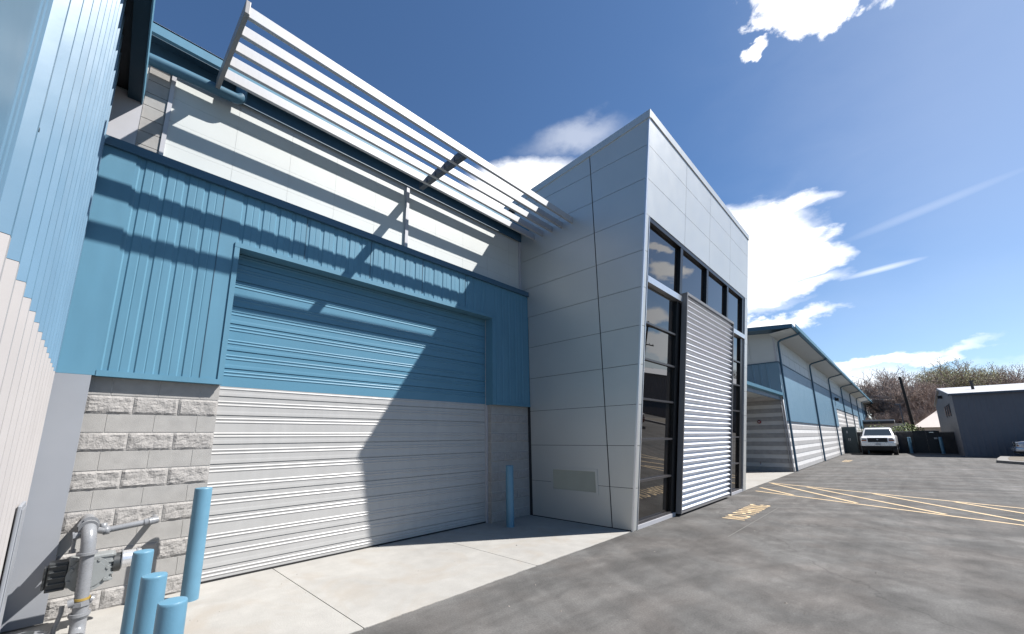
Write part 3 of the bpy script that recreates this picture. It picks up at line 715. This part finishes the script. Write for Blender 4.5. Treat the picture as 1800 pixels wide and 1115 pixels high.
# lower run
g = MB(); g.cyl((PX,.216,.31),(PX,.2155,.33),.058,n=24); gp(g, 'thread_tape', M['tape'])
g = MB(); g.tube([(PX,.22,.31),(PX,.222,.12)] + [(PX+.01,.222,.07),(PX+.05,.222,.03),(PX+.11,.222,.015)], .056, 20); lo = gp(g, 'elbow', M['pipe'])
g = MB(); g.cyl((PX,.216,.30),(PX,.217,.265),.072,n=8); g.cyl((PX,.219,.205),(PX,.219,.180),.075,n=24); g.cyl((PX,.219,.178),(PX,.219,.165),.066,n=24)
g.cyl((PX+.03,.13,.30),(PX+.03,.17,.31),.035,n=12); g.cyl((PX+.02,.29,.30),(PX+.02,.27,.31),.030,n=12)
sub(g, 'coupling', M['pipe'], lo)
g = MB(); g.tube([(HX+.04,.10,.26),(HX+.05,.10,.2),(HX+.06,.075,.08),(HX+.06,.07,.0)], .018, 12); gp(g, 'drain_pipe', M['pipe'])
vb = thing('valve_cover', 'round grey valve cover on the concrete below the gas meter', 'valve cover', (-5.72, -.10, 0))
g = MB(); g.cyl((0,0,0),(0,0,.06),.16,n=32); g.cyl((0,0,.06),(0,0,.085),.135,.12,n=32); g.build('rim', M['pipe'], vb)
g = MB(); g.cyl((0,0,.0855),(0,0,.10),.06,n=6); g.build('lid_nut', M['meter_dark'], vb)

# ------------------------------------------------------------------ vehicles
def rsec(hw, z0, z1, y, r=.12, n=5):
    P = []
    for cx, cz, a0 in ((hw-r, z1-r, 0), (-hw+r, z1-r, 90), (-hw+r*.6, z0+r*.6, 180), (hw-r*.6, z0+r*.6, 270)):
        rr = r if a0 < 180 else r*.6
        for k in range(n): t = R_(a0+90*k/(n-1)); P.append(Vector((cx+rr*math.cos(t), y, cz+rr*math.sin(t))))
    return P
def loft(g, secs, mi=0, smooth=True):
    n = len(secs[0]); vs = [p for s in secs for p in s]
    g.add(vs, [(k*n+i, k*n+(i+1) % n, (k+1)*n+(i+1) % n, (k+1)*n+i) for k in range(len(secs)-1) for i in range(n)], mi, smooth)
    g.add(vs, [tuple(range(n)), tuple(range(len(vs)-n, len(vs)))], mi)
def vehicle(name, label, cat, loc, rz, paint, L_=5.4, W=1.98, hood=1.16, top=1.92, ride=.50, pickup=False, wr=.40):
    """front bumper at local y=0, body runs to +y"""
    t = thing(name, label, cat, loc, rz); hw = W/2
    g = MB(); hl = 1.25
    loft(g, [rsec(hw*.90, ride+.12, hood-.13, .0), rsec(hw*.97, ride+.03, hood-.05, .10), rsec(hw, ride, hood, .45), rsec(hw, ride, hood+.07, hl), rsec(hw, ride, hood+.09, hl+1.2), rsec(hw, ride, hood+.09, L_-.3), rsec(hw*.97, ride+.05, hood+.05, L_)])
    g.build('body', paint, t)
    g = MB()   # cabin: loft upward
    zb, zt = hood+.03, top; yb0, yb1 = hl-.05, (L_*.66 if pickup else L_-.18); yt0, yt1 = hl+.72, yb1-.28
    def ring(y0, y1, w, z):
        r = .14; P = []
        for cx, cy, a0 in ((w-r, y1-r, 0), (-w+r, y1-r, 90), (-w+r, y0+r, 180), (w-r, y0+r, 270)):
            for k in range(4): a = R_(a0+30*k); P.append(Vector((cx+r*math.cos(a), cy+r*math.sin(a), z)))
        return P
    loft(g, [ring(yb0, yb1, hw*.96, zb), ring(yt0-.08, yt1+.05, hw*.80, zt-.08), ring(yt0, yt1, hw*.76, zt-.02), ring(yt0+.12, yt1-.1, hw*.66, zt)])
    g.build('cab', paint, t)
    H = zt-.08-zb
    def lerp(k): return (yb0+(yt0-.08-yb0)*k, yb1+(yt1+.05-yb1)*k, hw*(.96-.16*k), zb+H*k)
    a = lerp(.12); b = lerp(.93); g = MB(); e = .012
    g.quad((-a[2]+.13, a[0]-e, a[3]), (a[2]-.13, a[0]-e, a[3]), (b[2]-.12, b[0]-e, b[3]), (-b[2]+.12, b[0]-e, b[3])); g.build('windscreen', M['carglass'], t)
    for s in (-1, 1):
        mid = (a[0]+.55+a[1]-.1)/2
        for ya, yb, yc, yd in ((a[0]+.42, mid-.06, mid-.06, b[0]+.22), (mid+.06, a[1]-.22, b[1]-.22, mid+.06)):
            g = MB(); g.quad((s*(a[2]+e), ya, a[3]), (s*(a[2]+e), yb, a[3]), (s*(b[2]+e), yc, b[3]), (s*(b[2]+e), yd, b[3])); g.build('side_window', M['carglass'], t)
    # nose
    zc = hood-.22
    zl = .21 if pickup else .13
    g = MB(); g.box(-hw*.56, hw*.56, -.025, .06, zc-zl, zc+.12); gr = g.build('grille', M['dark'], t)
    g = MB()
    for z in (() if pickup else (zc-.05, zc+.035)): g.box(-hw*.55, hw*.55, -.034, -.02, z-.009, z+.009)
    for x0, x1, z0, z1 in ((-hw*.6, hw*.6, zc+.12, zc+.15), (-hw*.6, hw*.6, zc-zl-.03, zc-zl), (-hw*.6, -hw*.56, zc-zl, zc+.12), (hw*.56, hw*.6, zc-zl, zc+.12)): g.box(x0, x1, -.036, .05, z0, z1)
    g.build('grille_trim', M['chrome'], gr)
    g = MB(); g.cyl((0,-.038,zc),(0,-.05,zc),.055,n=20); g.build('badge', M['plate'], gr)
    for s in (-1, 1):
        g = MB(); g.box(min(s*hw*.63,s*hw*.90), max(s*hw*.63,s*hw*.90), -.02, .10, zc-.03, zc+.12); h = g.build('headlight', M['lens'], t, bevel=.02)
        g = MB(); g.box(min(s*hw*.63,s*hw*.93), max(s*hw*.63,s*hw*.93), -.015, .10, zc-.12, zc-.035); g.build('indicator', M['amber'], h)
        g = MB(); g.box(min(s*(hw+.02),s*(hw+.22)), max(s*(hw+.02),s*(hw+.22)), hl+.25, hl+.33, hood+.06, hood+.36); g.build('mirror', M['dark'], t, bevel=.03)
    g = MB(); loft(g, [rsec(hw*.96, ride-.02, ride+.24, -.12, .05), rsec(hw*1.0, ride-.03, ride+.25, .06, .05), rsec(hw*1.0, ride-.02, ride+.2, .30, .05)]); bu = g.build('bumper', M['chrome'] if pickup else paint, t)
    g = MB(); g.box(-hw*.85, hw*.85, -.03, .3, ride-.16, ride-.021); g.build('air_dam', M['dark'], bu)
    g = MB(); g.box(-.16, .16, -.14, -.121, ride+.05, ride+.19); g.build('number_plate', M['plate'], bu)
    g = MB(); g.box(-hw*.72, hw*.72, .35, L_-.3, ride-(.38 if pickup else .14), ride+.1); g.build('chassis', M['dark'], t)
    for s in (-1, 1):
        for yw in (.92, L_-1.1):
            g = MB(); x1 = s*(hw-.02); x0 = s*(hw-.27)
            g.cyl((x0,yw,wr),(x1,yw,wr),wr,n=28); g.cyl((x1-s*.001,yw,wr),(x1+s*.012,yw,wr),wr*.92,wr*.85,n=28); w = g.build('wheel', M['rubber'], t)
            g = MB(); g.cyl((x1+s*.005,yw,wr),(x1+s*.02,yw,wr),wr*.6,n=20); g.cyl((x1+s*.02,yw,wr),(x1+s*.035,yw,wr),wr*.2,n=10); g.build('rim', M['chrome'], w)
            g = MB(); g.cyl((s*(hw-.28),yw,wr+.02),(s*(hw+.004),yw,wr+.02),wr*1.14,n=28); g.build('wheel_arch', M['dark'], t)
    return t
vehicle('pickup_truck', 'white pickup truck parked facing the camera beside the long blue wing', 'truck', (-1.56, 45.0, 0), R_(-1), M['carwhite'], 5.9, 2.12, 1.44, 2.17, .74, True, .43)
vehicle('parked_car', 'silver vehicle nose just showing at the right edge before the grey building', 'car', (5.25, 43.6, 0), R_(-90), M['carsilver'], 4.8, 1.9, 1.12, 1.72, .48)
vehicle('parked_car', 'red car mirrored dimly in the dark left glazing of the tower', 'car', (5.6, 27.5, 0), R_(-115), M['carred'], 4.7, 1.85, 1.0, 1.50, .42)

# ------------------------------------------------------------------ yard furniture
cb = thing('electrical_cabinet', 'tall dark green electrical cabinet between the wing and the white truck', 'cabinet', (-3.45, 47.9, 0))
g = MB(); g.box(-.55,.50,-.3,.35,0,2.3); g.build('housing', M['cabinet'], cb, bevel=.02)
for s in (-1, 1):
    g = MB(); g.box(min(-.02+s*.02,-.02+s*.48), max(-.02+s*.02,-.02+s*.48), -.32, -.302, .1, 2.2); d = g.build('door', M['cabinet'], cb, bevel=.01)
    g = MB(); g.box(-.02+s*.05-.012, -.02+s*.05+.012, -.345, -.321, 1.1, 1.3); g.build('handle', M['chrome'], d)
g = MB(); g.box(-.16,-.06,-.334,-.3215,1.75,1.95); g.build('warning_plate', M['plate'], cb)
g = MB(); g.box(-.7,.7,-.45,.5,0,.05); g.build('plinth', M['concrete'], cb)
cn2 = thing('meter_post', 'pale narrow post beside the dark green cabinet', 'post', (-2.75, 48.2, 0))
g = MB(); g.box(-.06,.06,-.06,.06,0,1.6); g.build('post', M['trim_white'], cn2, bevel=.01)
g = MB(); g.box(-.09,.09,-.09,.09,1.601,1.66); g.build('cap', M['trim_white'], cn2)
GY = 50.5
def wall_piece(x0, x1, h, label):
    t = thing('block_fence', label, 'wall', ((x0+x1)/2, GY, 0), 0, 'block walls closing the yard')
    w = (x1-x0)/2; g = MB(); g.box(-w, w, -.1, .1, 0, h-.08)
    for r in range(int(h/.2)):
        for k in range(int(2*w/.4)+1):
            a = -w+k*.4+(.2 if r % 2 else 0); b = min(a+.39, w)
            if b > a+.03 and (r+1)*.2 < h-.07: g.box(a, b, -.112, -.1005, r*.2+.01, (r+1)*.2-.006)
    g.build('wall', M['fence'], t)
    g = MB(); g.box(-w, w, -.14, .14, h-.079, h); g.build('coping', mat('pale_coping', (.30,.29,.28), .9), t)
wall_piece(-3.8, .60, 1.86, 'dark block wall with pale coping behind the white truck')
wall_piece(2.20, 4.6, 1.78, 'dark block wall between the black gates and the grey building')
gt = thing('gate', 'black double gates of the rubbish enclosure between two blue bollards', 'gate', (1.4, GY, 0))
for s in (-1, 1):
    g = MB(); g.box(min(s*.002,s*.80), max(s*.002,s*.80), -.06, -.02, .03, 1.88)
    for k in range(6): x = s*(.08+k*.13); g.box(x-.012, x+.012, -.075, -.0605, .1, 1.84)
    lf = g.build('gate_leaf', M['gate'], gt)
    g = MB()
    for z in (.14, 1.80): g.box(min(s*.02,s*.78), max(s*.02,s*.78), -.09, -.0755, z-.03, z+.03)
    g.build('rail', M['gate'], lf)
g = MB(); g.box(.42,.62,-.10,-.091,1.18,1.32); g.build('notice', M['plate'], gt)
g = MB(); g.box(.20,.46,-.10,-.091,1.72,1.77); g.build('latch_bar', M['chrome'], gt)
for x, y, lb in ((.30, 49.9, 'blue bollard left of the black gates'), (2.16, 49.75, 'blue bollard right of the black gates'), (-2.42, 48.6, 'blue bollard half hidden between the cabinet and the white truck')):
    bollard(x, y, 1.35, .11, lb, 'blue bollards at the end of the yard')

# grey metal building on the right
gb = thing('metal_building', 'low grey metal building with a pale shallow gable roof at the right', 'building', (3.05, 45.6, 0))
GX, GYf, GD = 3.05, 45.6, 20.0
g = MB(); P = [(GX, GYf)]; x = GX+.1
while x < 26: P += [(x,GYf),(x+.03,GYf-.012),(x+.08,GYf-.012),(x+.11,GYf)]; x += .305
P.append((26.2, GYf)); ribbed(g, P, 0, 4.45); fw = part(g, 'front_wall', M['greybld'], gb)
g = MB(); P = [(GX, GYf)]; y = GYf+.1
ridge = GYf+10
vs = []; n = 66
for i in range(n+1):
    y = GYf+GD*i/n; ztop = 4.45+1.17*(1-abs(y-ridge)/10); xo = GX-(.03 if i % 2 else 0); vs += [(xo,y,0),(xo,y,ztop)]
g.add(vs, [(2*i,2*i+2,2*i+3,2*i+1) for i in range(n)]); lw = part(g, 'end_wall', M['greybld'], gb)
for y in (48.7, 50.7, 52.7):
    g = MB(); g.box(GX-.06, GX-.031, y, y+1.0, 3.0, 4.0); w_ = part(g, 'window', M['greybld_trim'], gb)
    g = MB(); g.box(GX-.067, GX-.061, y+.07, y+.93, 3.07, 3.93); sub(g, 'pane', M['carglass'], w_)
g = MB(); g.prism([(GX-.15,GYf-.18,4.53),(GX-.15,ridge,5.72),(GX-.15,ridge,5.78),(GX-.15,GYf-.18,4.59)], (23.3,0,0)); g.prism([(GX-.15,GYf+GD+.18,4.53),(GX-.15,GYf+GD+.18,4.59),(GX-.15,ridge,5.78),(GX-.15,ridge,5.72)], (23.3,0,0))
rf = part(g, 'roof', M['roofw'], gb)
g = MB(); g.box(GX-.15, 26.2, GYf-.26, GYf-.185, 4.44, 4.585); sub(g, 'gutter', M['greybld_trim'], rf)
g = MB(); g.prism([(GX-.18,GYf-.18,4.40),(GX-.18,ridge,5.59),(GX-.18,ridge,5.77),(GX-.18,GYf-.18,4.58)], (.028,0,0)); sub(g, 'rake_trim', M['greybld_trim'], rf)
g = MB(); g.cyl((4.6,50,4.9),(4.6,50,5.75),.09,n=12); g.cyl((4.6,50,5.75),(4.6,50,5.85),.14,.14,n=12); sub(g, 'vent_pipe', M['fence'], rf)
g = MB(); g.box(GX-.30, GX-.032, 54.0, 54.5, 4.75, 5.0); part(g, 'wall_light', M['dark'], gb)
g = MB(); g.box(GX+.05, 26, GYf+.05, GYf+GD-.05, 0, 4.4); part(g, 'core', M['fence'], gb)

# utility pole, lamp post, mirrored pole
up1 = thing('utility_pole', 'dark leaning wooden pole rising behind the black gates', 'utility pole', (.92, 56, 0))
g = MB(); g.cyl((0,0,0),(-.32,0,7.15),.15,.11,n=14); g.build('shaft', M['pole'], up1)
g = MB(); g.cyl((-.32,0,7.151),(-.325,0,7.22),.12,.05,n=14); g.build('cap', M['gate'], up1)
lp = thing('lamp_post', 'slim grey post with a lamp behind the yard wall', 'lamp post', (.20, 60, 0))
g = MB(); g.cyl((0,0,0),(0,0,4.6),.07,.05,n=12); g.build('post', M['greybld'], lp)
g = MB(); g.box(-.35,.08,-.1,.1,4.60,4.74); g.build('lamp_head', M['greybld'], lp, bevel=.03)
p2 = thing('power_pole', 'wooden power pole with crossarms mirrored in the tower glazing', 'utility pole', (22.0, 60.0, 0), R_(-65))
g = MB(); g.cyl((0,0,0),(.5,0,13.2),.2,.13,n=12); g.build('shaft', M['pole'], p2)
for z, w in ((12.4, 2.0), (9.6, 1.6)):
    g = MB(); c = z/13.2*.5; g.box(c-w, c+w, -.08, .08, z-.08, z+.08); a_ = g.build('crossarm', M['pole'], p2)
    g = MB()
    for k in (-.9, -.45, .45, .9): g.cyl((c+w*k,0,z+.08),(c+w*k,0,z+.28),.05,n=8)
    g.build('insulator', M['plate'], a_)
g = MB(); g.tube([(2.3,0,12.5),(3.5,0,12.4),(3.5,0,10.2)], .05, 8); g.build('drop_wire', M['dark'], p2)

# far buildings behind the yard
hb_ = thing('far_house', 'cream house roof showing between the black gates and the grey building', 'house', (5, 80, 0))
g = MB(); g.box(-3.6,4.5,0,9,0,2.55); g.build('wall', M['farwall'], hb_)
g = MB(); g.add([(-4.0,-.6,2.42),(6,-.6,2.42),(6,9.6,2.42),(-4.0,9.6,2.42),(-1.1,4.5,4.75),(6,4.5,4.75)], [(0,1,5,4),(2,3,4,5),(3,0,4),(1,2,5),(3,2,1,0)]); g.build('roof', M['tent'], hb_)
g = MB(); g.box(-2.8,-1.8,-.02,-.001,1.0,2.0); w_ = g.build('window', M['trim_white'], hb_); g = MB(); g.box(-2.7,-1.9,-.035,-.021,1.1,1.9); g.build('pane', M['carglass'], w_)
lb_ = thing('far_shed', 'long low cream shed with dark roof edge behind the white truck', 'building', (-1.6, 78, 0))
g = MB(); g.box(-2.8,2.0,0,6,0,3.0); g.build('wall', M['farwall'], lb_)
g = MB(); g.box(-3.2,1.0,-.8,6.5,3.02,3.35); r_ = g.build('roof', M['fence'], lb_)
g = MB(); g.box(-3.2,1.0,-.8,6.5,3.352,3.55); g.build('roof_sheet', M['roofw'], r_)
g = MB(); g.box(-2.2,-1.2,-.03,-.001,1.6,2.5); g.build('window', M['carglass'], lb_)

# ------------------------------------------------------------------ trees
def tree(name, label, loc, h, spread, seed, budm, twigm, buds=3, group='trees beyond the yard', depth=7, budsize=.05, trunk=.085):
    rnd = random.Random(seed); t = thing(name, label, 'tree', loc, 0, group)
    T = MB(); W_ = MB(); B = MB()
    def seg(mb, a, b, r0, r1, n):
        w = (b-a).normalized(); u = w.orthogonal().normalized(); v = w.cross(u); o = len(mb.v)
        for c, rr in ((a, r0), (b, r1)):
            for i in range(n): q = 2*math.pi*i/n; mb.v.append(tuple(c+(u*math.cos(q)+v*math.sin(q))*rr))
        for i in range(n): mb.f.append([o+i, o+(i+1) % n, o+n+(i+1) % n, o+n+i]); mb.m.append(0); mb.sm.append(n > 3)
    def grow(p, d, l, r, k):
        steps = 3; q = p
        if k == 5: r *= .7
        for s in range(steps):
            d = (d + Vector((rnd.gauss(0,.13), rnd.gauss(0,.13), rnd.gauss(.03,.10)))).normalized()
            e = q + d*l/steps; r1 = r*(1-.28*(s+1)/steps)
            seg(T if k <= 2 else W_, q, e, r*(1-.28*s/steps), r1, 7 if k <= 2 else 3); q = e
            if k >= 1 and s < 2 and rnd.random() < (.5 if k > 3 else .6):
                dd = (d + Vector((rnd.gauss(0,.7), rnd.gauss(0,.7), rnd.gauss(.1,.5)))).normalized()
                if k < depth: grow(q, dd, l*.62, r*.5, k+1)
        if k >= depth:
            for _ in range(buds):
                c = q + Vector((rnd.gauss(0,.22), rnd.gauss(0,.22), rnd.gauss(0,.22))); s_ = budsize*rnd.uniform(.5,1.3)
                u = Vector((rnd.gauss(0,1), rnd.gauss(0,1), rnd.gauss(0,1))).normalized(); v = u.orthogonal().normalized()*s_*.6; u = u*s_
                B.add([c-u, c+v, c+u, c-v], [(0,1,2,3)])
            return
        nb = 3 if k < 3 else 2 + (rnd.random() < .3)
        a0 = rnd.uniform(0, 6.28)
        for i in range(nb):
            a = a0 + i*6.283/nb + rnd.gauss(0,.3); tilt = rnd.uniform(.35,.75)*spread
            u = d.orthogonal().normalized(); v = d.cross(u)
            dd = (d*math.cos(tilt) + (u*math.cos(a)+v*math.sin(a))*math.sin(tilt) + Vector((0,0,.10))).normalized()
            grow(q, dd, (l if k else h*.14)*rnd.uniform(.66,.86), r*.68, k+1)
    grow(Vector((0,0,-.1)), Vector((0,0,1)), h*trunk, h*.021, 0)
    T.build('trunk', M['bark'], t); cr = W_.build('crown', twigm, t); B.build('buds', budm, cr)
    return t
def tree_copy(src, loc, sc, rz, label):
    c = copy_tree(src); c.location = loc; c.scale = (sc, sc, sc); c.rotation_euler = (0,0,rz); c['label'] = label; return c
tb = tree('bare_tree', 'broad reddish-brown bare tree directly behind the white truck', (-1.2, 92, 0), 25.5, 1.0, 3, M['bud_brown'], M['twig'], 4)
tb2 = tree('bare_tree', 'bare brown tree rising highest behind the leaning pole', (2.3, 96, 0), 25.5, .95, 11, M['bud_brown'], M['twig'], 4)
tg = tree('budding_tree', 'tall open tree with thin yellow-green new leaves left of the grey roof vent', (6.6, 104, 0), 30.0, .95, 21, M['bud_green'], M['twig'], 6, budsize=.085)
tree_copy(tg, (9.8, 106, 0), .94, 2.1, 'budding yellow-green tree above the middle of the grey roof')
tree_copy(tb, (13.3, 101, 0), .98, 1.3, 'brown bare tree at the right edge above the grey roof')
tree_copy(tb2, (16.8, 106, 0), 1.05, 2.6, 'brown tree at the far right partly out of frame')
tree_copy(tb, (4.4, 90, 0), .70, 4.0, 'shorter bare brown tree beside the left end of the grey building')
tree_copy(tb2, (-3.2, 106, 0), .78, 1.0, 'bare brown tree nearest the end of the long wing')
tree_copy(tb, (.9, 88, 0), .55, 5.2, 'low bare brown tree just behind the lamp post')
tree_copy(tb2, (-2.6, 84, 0), .42, 3.3, 'lowest bare brown tree right above the low shed roof')
tree_copy(tb2, (2.6, 86, 0), .45, .4, 'small bare brown tree between the leaning pole and the cream roof')
def shrub(loc, s, n, label):
    t = thing('shrub', label, 'shrub', loc, 0, 'green shrubs behind the yard wall'); B = MB(); rnd = random.Random(n)
    for _ in range(n):
        a = rnd.uniform(0, 6.28); r = rnd.random()**.5*s*.5; z = rnd.uniform(.2, 1)*s*(1.1-.5*r/s)
        c = Vector((r*math.cos(a), r*math.sin(a), z)); u = Vector((rnd.gauss(0,1), rnd.gauss(0,1), rnd.gauss(0,1))).normalized(); v = u.orthogonal().normalized()*.05; u = u*.09
        B.add([c-u, c+v, c+u, c-v], [(0,1,2,3)])
    B.build('foliage', M['leaf'], t)
    g = MB()
    for k in range(5): a = k*1.26; g.cyl((0,0,0),(.3*s*math.cos(a),.3*s*math.sin(a),.8*s),.03,.01,n=6)
    g.build('stem', M['bark'], t)
shrub((.25, 53.5, 0), 2.5, 1100, 'bright green shrub behind the wall right of the white truck')
shrub((-1.9, 56, 0), 2.75, 300, 'small yellow-green shrub above the cab of the white truck')

# ------------------------------------------------------------------ camera
cam = bpy.data.cameras.new('camera'); co = bpy.data.objects.new('camera', cam); C.objects.link(co); scene.camera = co
rows = [[0.716883, 0.147109, 0.681497], [0.69711, -0.136078, -0.703932], [-0.010818, 0.979715, -0.200103]]
Mx = Matrix([list(rows[i]) + [0] for i in range(3)] + [[0,0,0,1]]); Mx.translation = (0, 0, 1.73); co.matrix_world = Mx
cam.sensor_width = 36; cam.lens = 709.518*36/1800; cam.shift_x = (900-884.36)/1800; cam.shift_y = (623.84-557.5)/1800
cam.clip_start = .05; cam.clip_end = 3000

# ------------------------------------------------------------------ light
S = Vector((.4173, .4651, .7809)).normalized(); el = math.asin(S.z); az = math.atan2(S.x, S.y)
sun = bpy.data.lights.new('sun', 'SUN'); sun.energy = 5.0; sun.angle = R_(.53); sun.color = (1, .968, .925)
so = bpy.data.objects.new('sun', sun); C.objects.link(so); so.rotation_euler = S.to_track_quat('Z', 'Y').to_euler(); so.location = (5, 5, 20)

w = bpy.data.worlds.new('World'); scene.world = w; w.use_nodes = True; nt = w.node_tree; N = nt.nodes; L = nt.links
bg = N['Background']; SKY = .052; bg.inputs['Strength'].default_value = SKY
sky = N.new('ShaderNodeTexSky'); sky.sky_type = 'NISHITA'; sky.sun_disc = False; sky.sun_elevation = el; sky.sun_rotation = az
sky.air_density = 1.0; sky.dust_density = 1.0; sky.ozone_density = 2.2; sky.altitude = 1300
tc = N.new('ShaderNodeTexCoord')
def vm(op, a, b=None):
    n = N.new('ShaderNodeVectorMath'); n.operation = op
    for i, v in enumerate((a, b)):
        if v is None: continue
        if isinstance(v, (tuple, list, Vector)): n.inputs[i].default_value = v
        else: L.new(v, n.inputs[i])
    return n
def mth(op, a, b=None, clamp=False):
    n = N.new('ShaderNodeMath'); n.operation = op; n.use_clamp = clamp
    for i, v in enumerate((a, b)):
        if v is None: continue
        if isinstance(v, (int, float)): n.inputs[i].default_value = v
        else: L.new(v, n.inputs[i])
    return n.outputs[0]
D = vm('NORMALIZE', tc.outputs['Generated']).outputs['Vector']
def dirv(a, e): a, e = R_(a), R_(e); return Vector((math.sin(a)*math.cos(e), math.cos(a)*math.cos(e), math.sin(e)))
def wnoise(scale, det, stretch=None, rough=.5, dist=0):
    n = N.new('ShaderNodeTexNoise'); n.inputs['Scale'].default_value = scale; n.inputs['Detail'].default_value = det; n.inputs['Roughness'].default_value = rough; n.inputs['Distortion'].default_value = dist
    if stretch:
        mp = N.new('ShaderNodeMapping'); mp.inputs['Scale'].default_value = stretch[0]; mp.inputs['Rotation'].default_value = stretch[1]; L.new(D, mp.inputs['Vector']); L.new(mp.outputs['Vector'], n.inputs['Vector'])
    else: L.new(D, n.inputs['Vector'])
    return mth('SUBTRACT', n.outputs['Fac'], .5)
n_cum = wnoise(13, 10, None, .62, .3)
n_soft = wnoise(5, 7, ((1, 1, 2.2), (0, 0, 0)), .5, .6)
n_wisp = wnoise(6, 8, ((1.0, .5, 5.0), (0, R_(12), 0)), .6, .5)
wn = N.new('ShaderNodeTexNoise'); wn.inputs['Scale'].default_value = 5.5; wn.inputs['Detail'].default_value = 8; wn.inputs['Roughness'].default_value = .58
mpw = N.new('ShaderNodeMapping'); mpw.inputs['Scale'].default_value = (1, 1, 1.9); L.new(D, mpw.inputs['Vector']); L.new(mpw.outputs['Vector'], wn.inputs['Vector'])
wv = vm('SCALE', vm('SUBTRACT', wn.outputs['Color'], (.5, .5, .5)).outputs['Vector']); wv.inputs['Scale'].default_value = .16
DW = vm('ADD', D, wv.outputs['Vector']).outputs['Vector']
def blob(p0, p1, thick, nz, amp, soft, dens=1.0, endpad=0, fine=False):
    a, b = dirv(*p0), dirv(*p1); c = (a+b).normalized(); U = (b-a).normalized(); V = c.cross(U).normalized()
    la = (b-a).length/2 + R_(endpad); lb = R_(thick)
    rel = vm('SUBTRACT', DW if not fine else D, tuple(c)).outputs['Vector']
    u = vm('DOT_PRODUCT', rel, tuple(U/la)).outputs['Value']; v = vm('DOT_PRODUCT', rel, tuple(V/lb)).outputs['Value']
    d = mth('SQRT', mth('ADD', mth('MULTIPLY', u, u), mth('MULTIPLY', v, v)))
    d = mth('ADD', d, mth('MULTIPLY', nz, amp))
    front = mth('GREATER_THAN', vm('DOT_PRODUCT', D, tuple(c)).outputs['Value'], 0)
    r = N.new('ShaderNodeMapRange'); r.interpolation_type = 'SMOOTHSTEP'; L.new(d, r.inputs['Value'])
    r.inputs['From Min'].default_value = 1-soft; r.inputs['From Max'].default_value = 1+soft; r.inputs['To Min'].default_value = dens; r.inputs['To Max'].default_value = 0
    return mth('MULTIPLY', r.outputs['Result'], front)
CL = [
 blob((-2,22), (34,24), 22, n_soft, .5, .75, .11),
 blob((-6.0,47.5), (8.5,41.4), 3.4, n_cum, 2.0, .16, 1, .5), blob((0,43.0), (4,41.4), 2.2, n_cum, 1.8, .16, 1, .5),
 blob((-8.2,42.0), (-5.2,43.4), .8, n_cum, 1.5, .22, .95, .3),
 blob((-22,20.0), (-3.0,21.6), 5.2, n_soft, .35, .24, 1), blob((-14,24.4), (-1.8,25.2), 1.5, n_soft, .3, .4, 1), blob((-9,20), (-.9,19.6), 1.8, n_soft, .3, .3, 1), blob((-14,15.7), (-3,17.2), 1.3, n_soft, .4, .45, .9),
 blob((-20,13.6), (-4.3,13.0), .8, n_soft, .35, .4, .95), blob((-30,14.6), (-7,15.0), .8, n_soft, .6, .5, .5),
 blob((-50,31), (-33,33.6), 3.2, n_soft, .5, .5, 1), blob((-38,38.5), (-26,39.5), 1.6, n_soft, 1.0, .9, .3),
 blob((-18,6.8), (5.2,8.4), .75, n_soft, .5, .45, .9), blob((-24,3.6), (5,4.6), 2.8, n_soft, .6, .7, .85), blob((-14,6), (44,8), 13, n_soft, .5, .85, .13), blob((0,3.5), (34,4.5), 2.6, n_soft, .8, .8, .6),
 blob((-1.8,16.5), (3.6,16.8), .26, n_soft, .5, .9, .45, 0, True), blob((-1,20.4), (13,22.2), .5, n_soft, .6, .95, .18, 0, True), blob((-3,28.3), (18,28.6), 2.6, n_soft, 3.0, .95, .10), blob((4,14), (26,25), 3.0, n_soft, 3.0, .95, .10),
 blob((24.5,18.6), (28,18.4), .8, n_cum, 1.6, .3, .9), blob((22,15.9), (28,15.4), 1.3, n_cum, 1.6, .3, .95), blob((23,9.6), (30,9.2), 1.2, n_cum, 1.8, .35, .9), blob((21,6.3), (32,5.6), 1.0, n_cum, 1.6, .35, .85)]
m_ = CL[0]
for c in CL[1:]: m_ = mth('MAXIMUM', m_, c)
mix = N.new('ShaderNodeMixRGB'); tint = N.new('ShaderNodeVectorMath'); tint.operation = 'MULTIPLY'; tint.inputs[1].default_value = (.81, 1.05, 1.23); L.new(sky.outputs['Color'], tint.inputs[0])
L.new(m_, mix.inputs['Fac']); L.new(tint.outputs['Vector'], mix.inputs['Color1'])
mix.inputs['Color2'].default_value = (.72/SKY, .72/SKY, .725/SKY, 1)
L.new(mix.outputs['Color'], bg.inputs['Color'])

scene.view_settings.view_transform = 'Standard'; scene.view_settings.look = 'None'; scene.view_settings.exposure = 1.12; scene.view_settings.gamma = 1
scene.render.resolution_x = 1024; scene.render.resolution_y = 634
scene.render.engine = 'CYCLES'
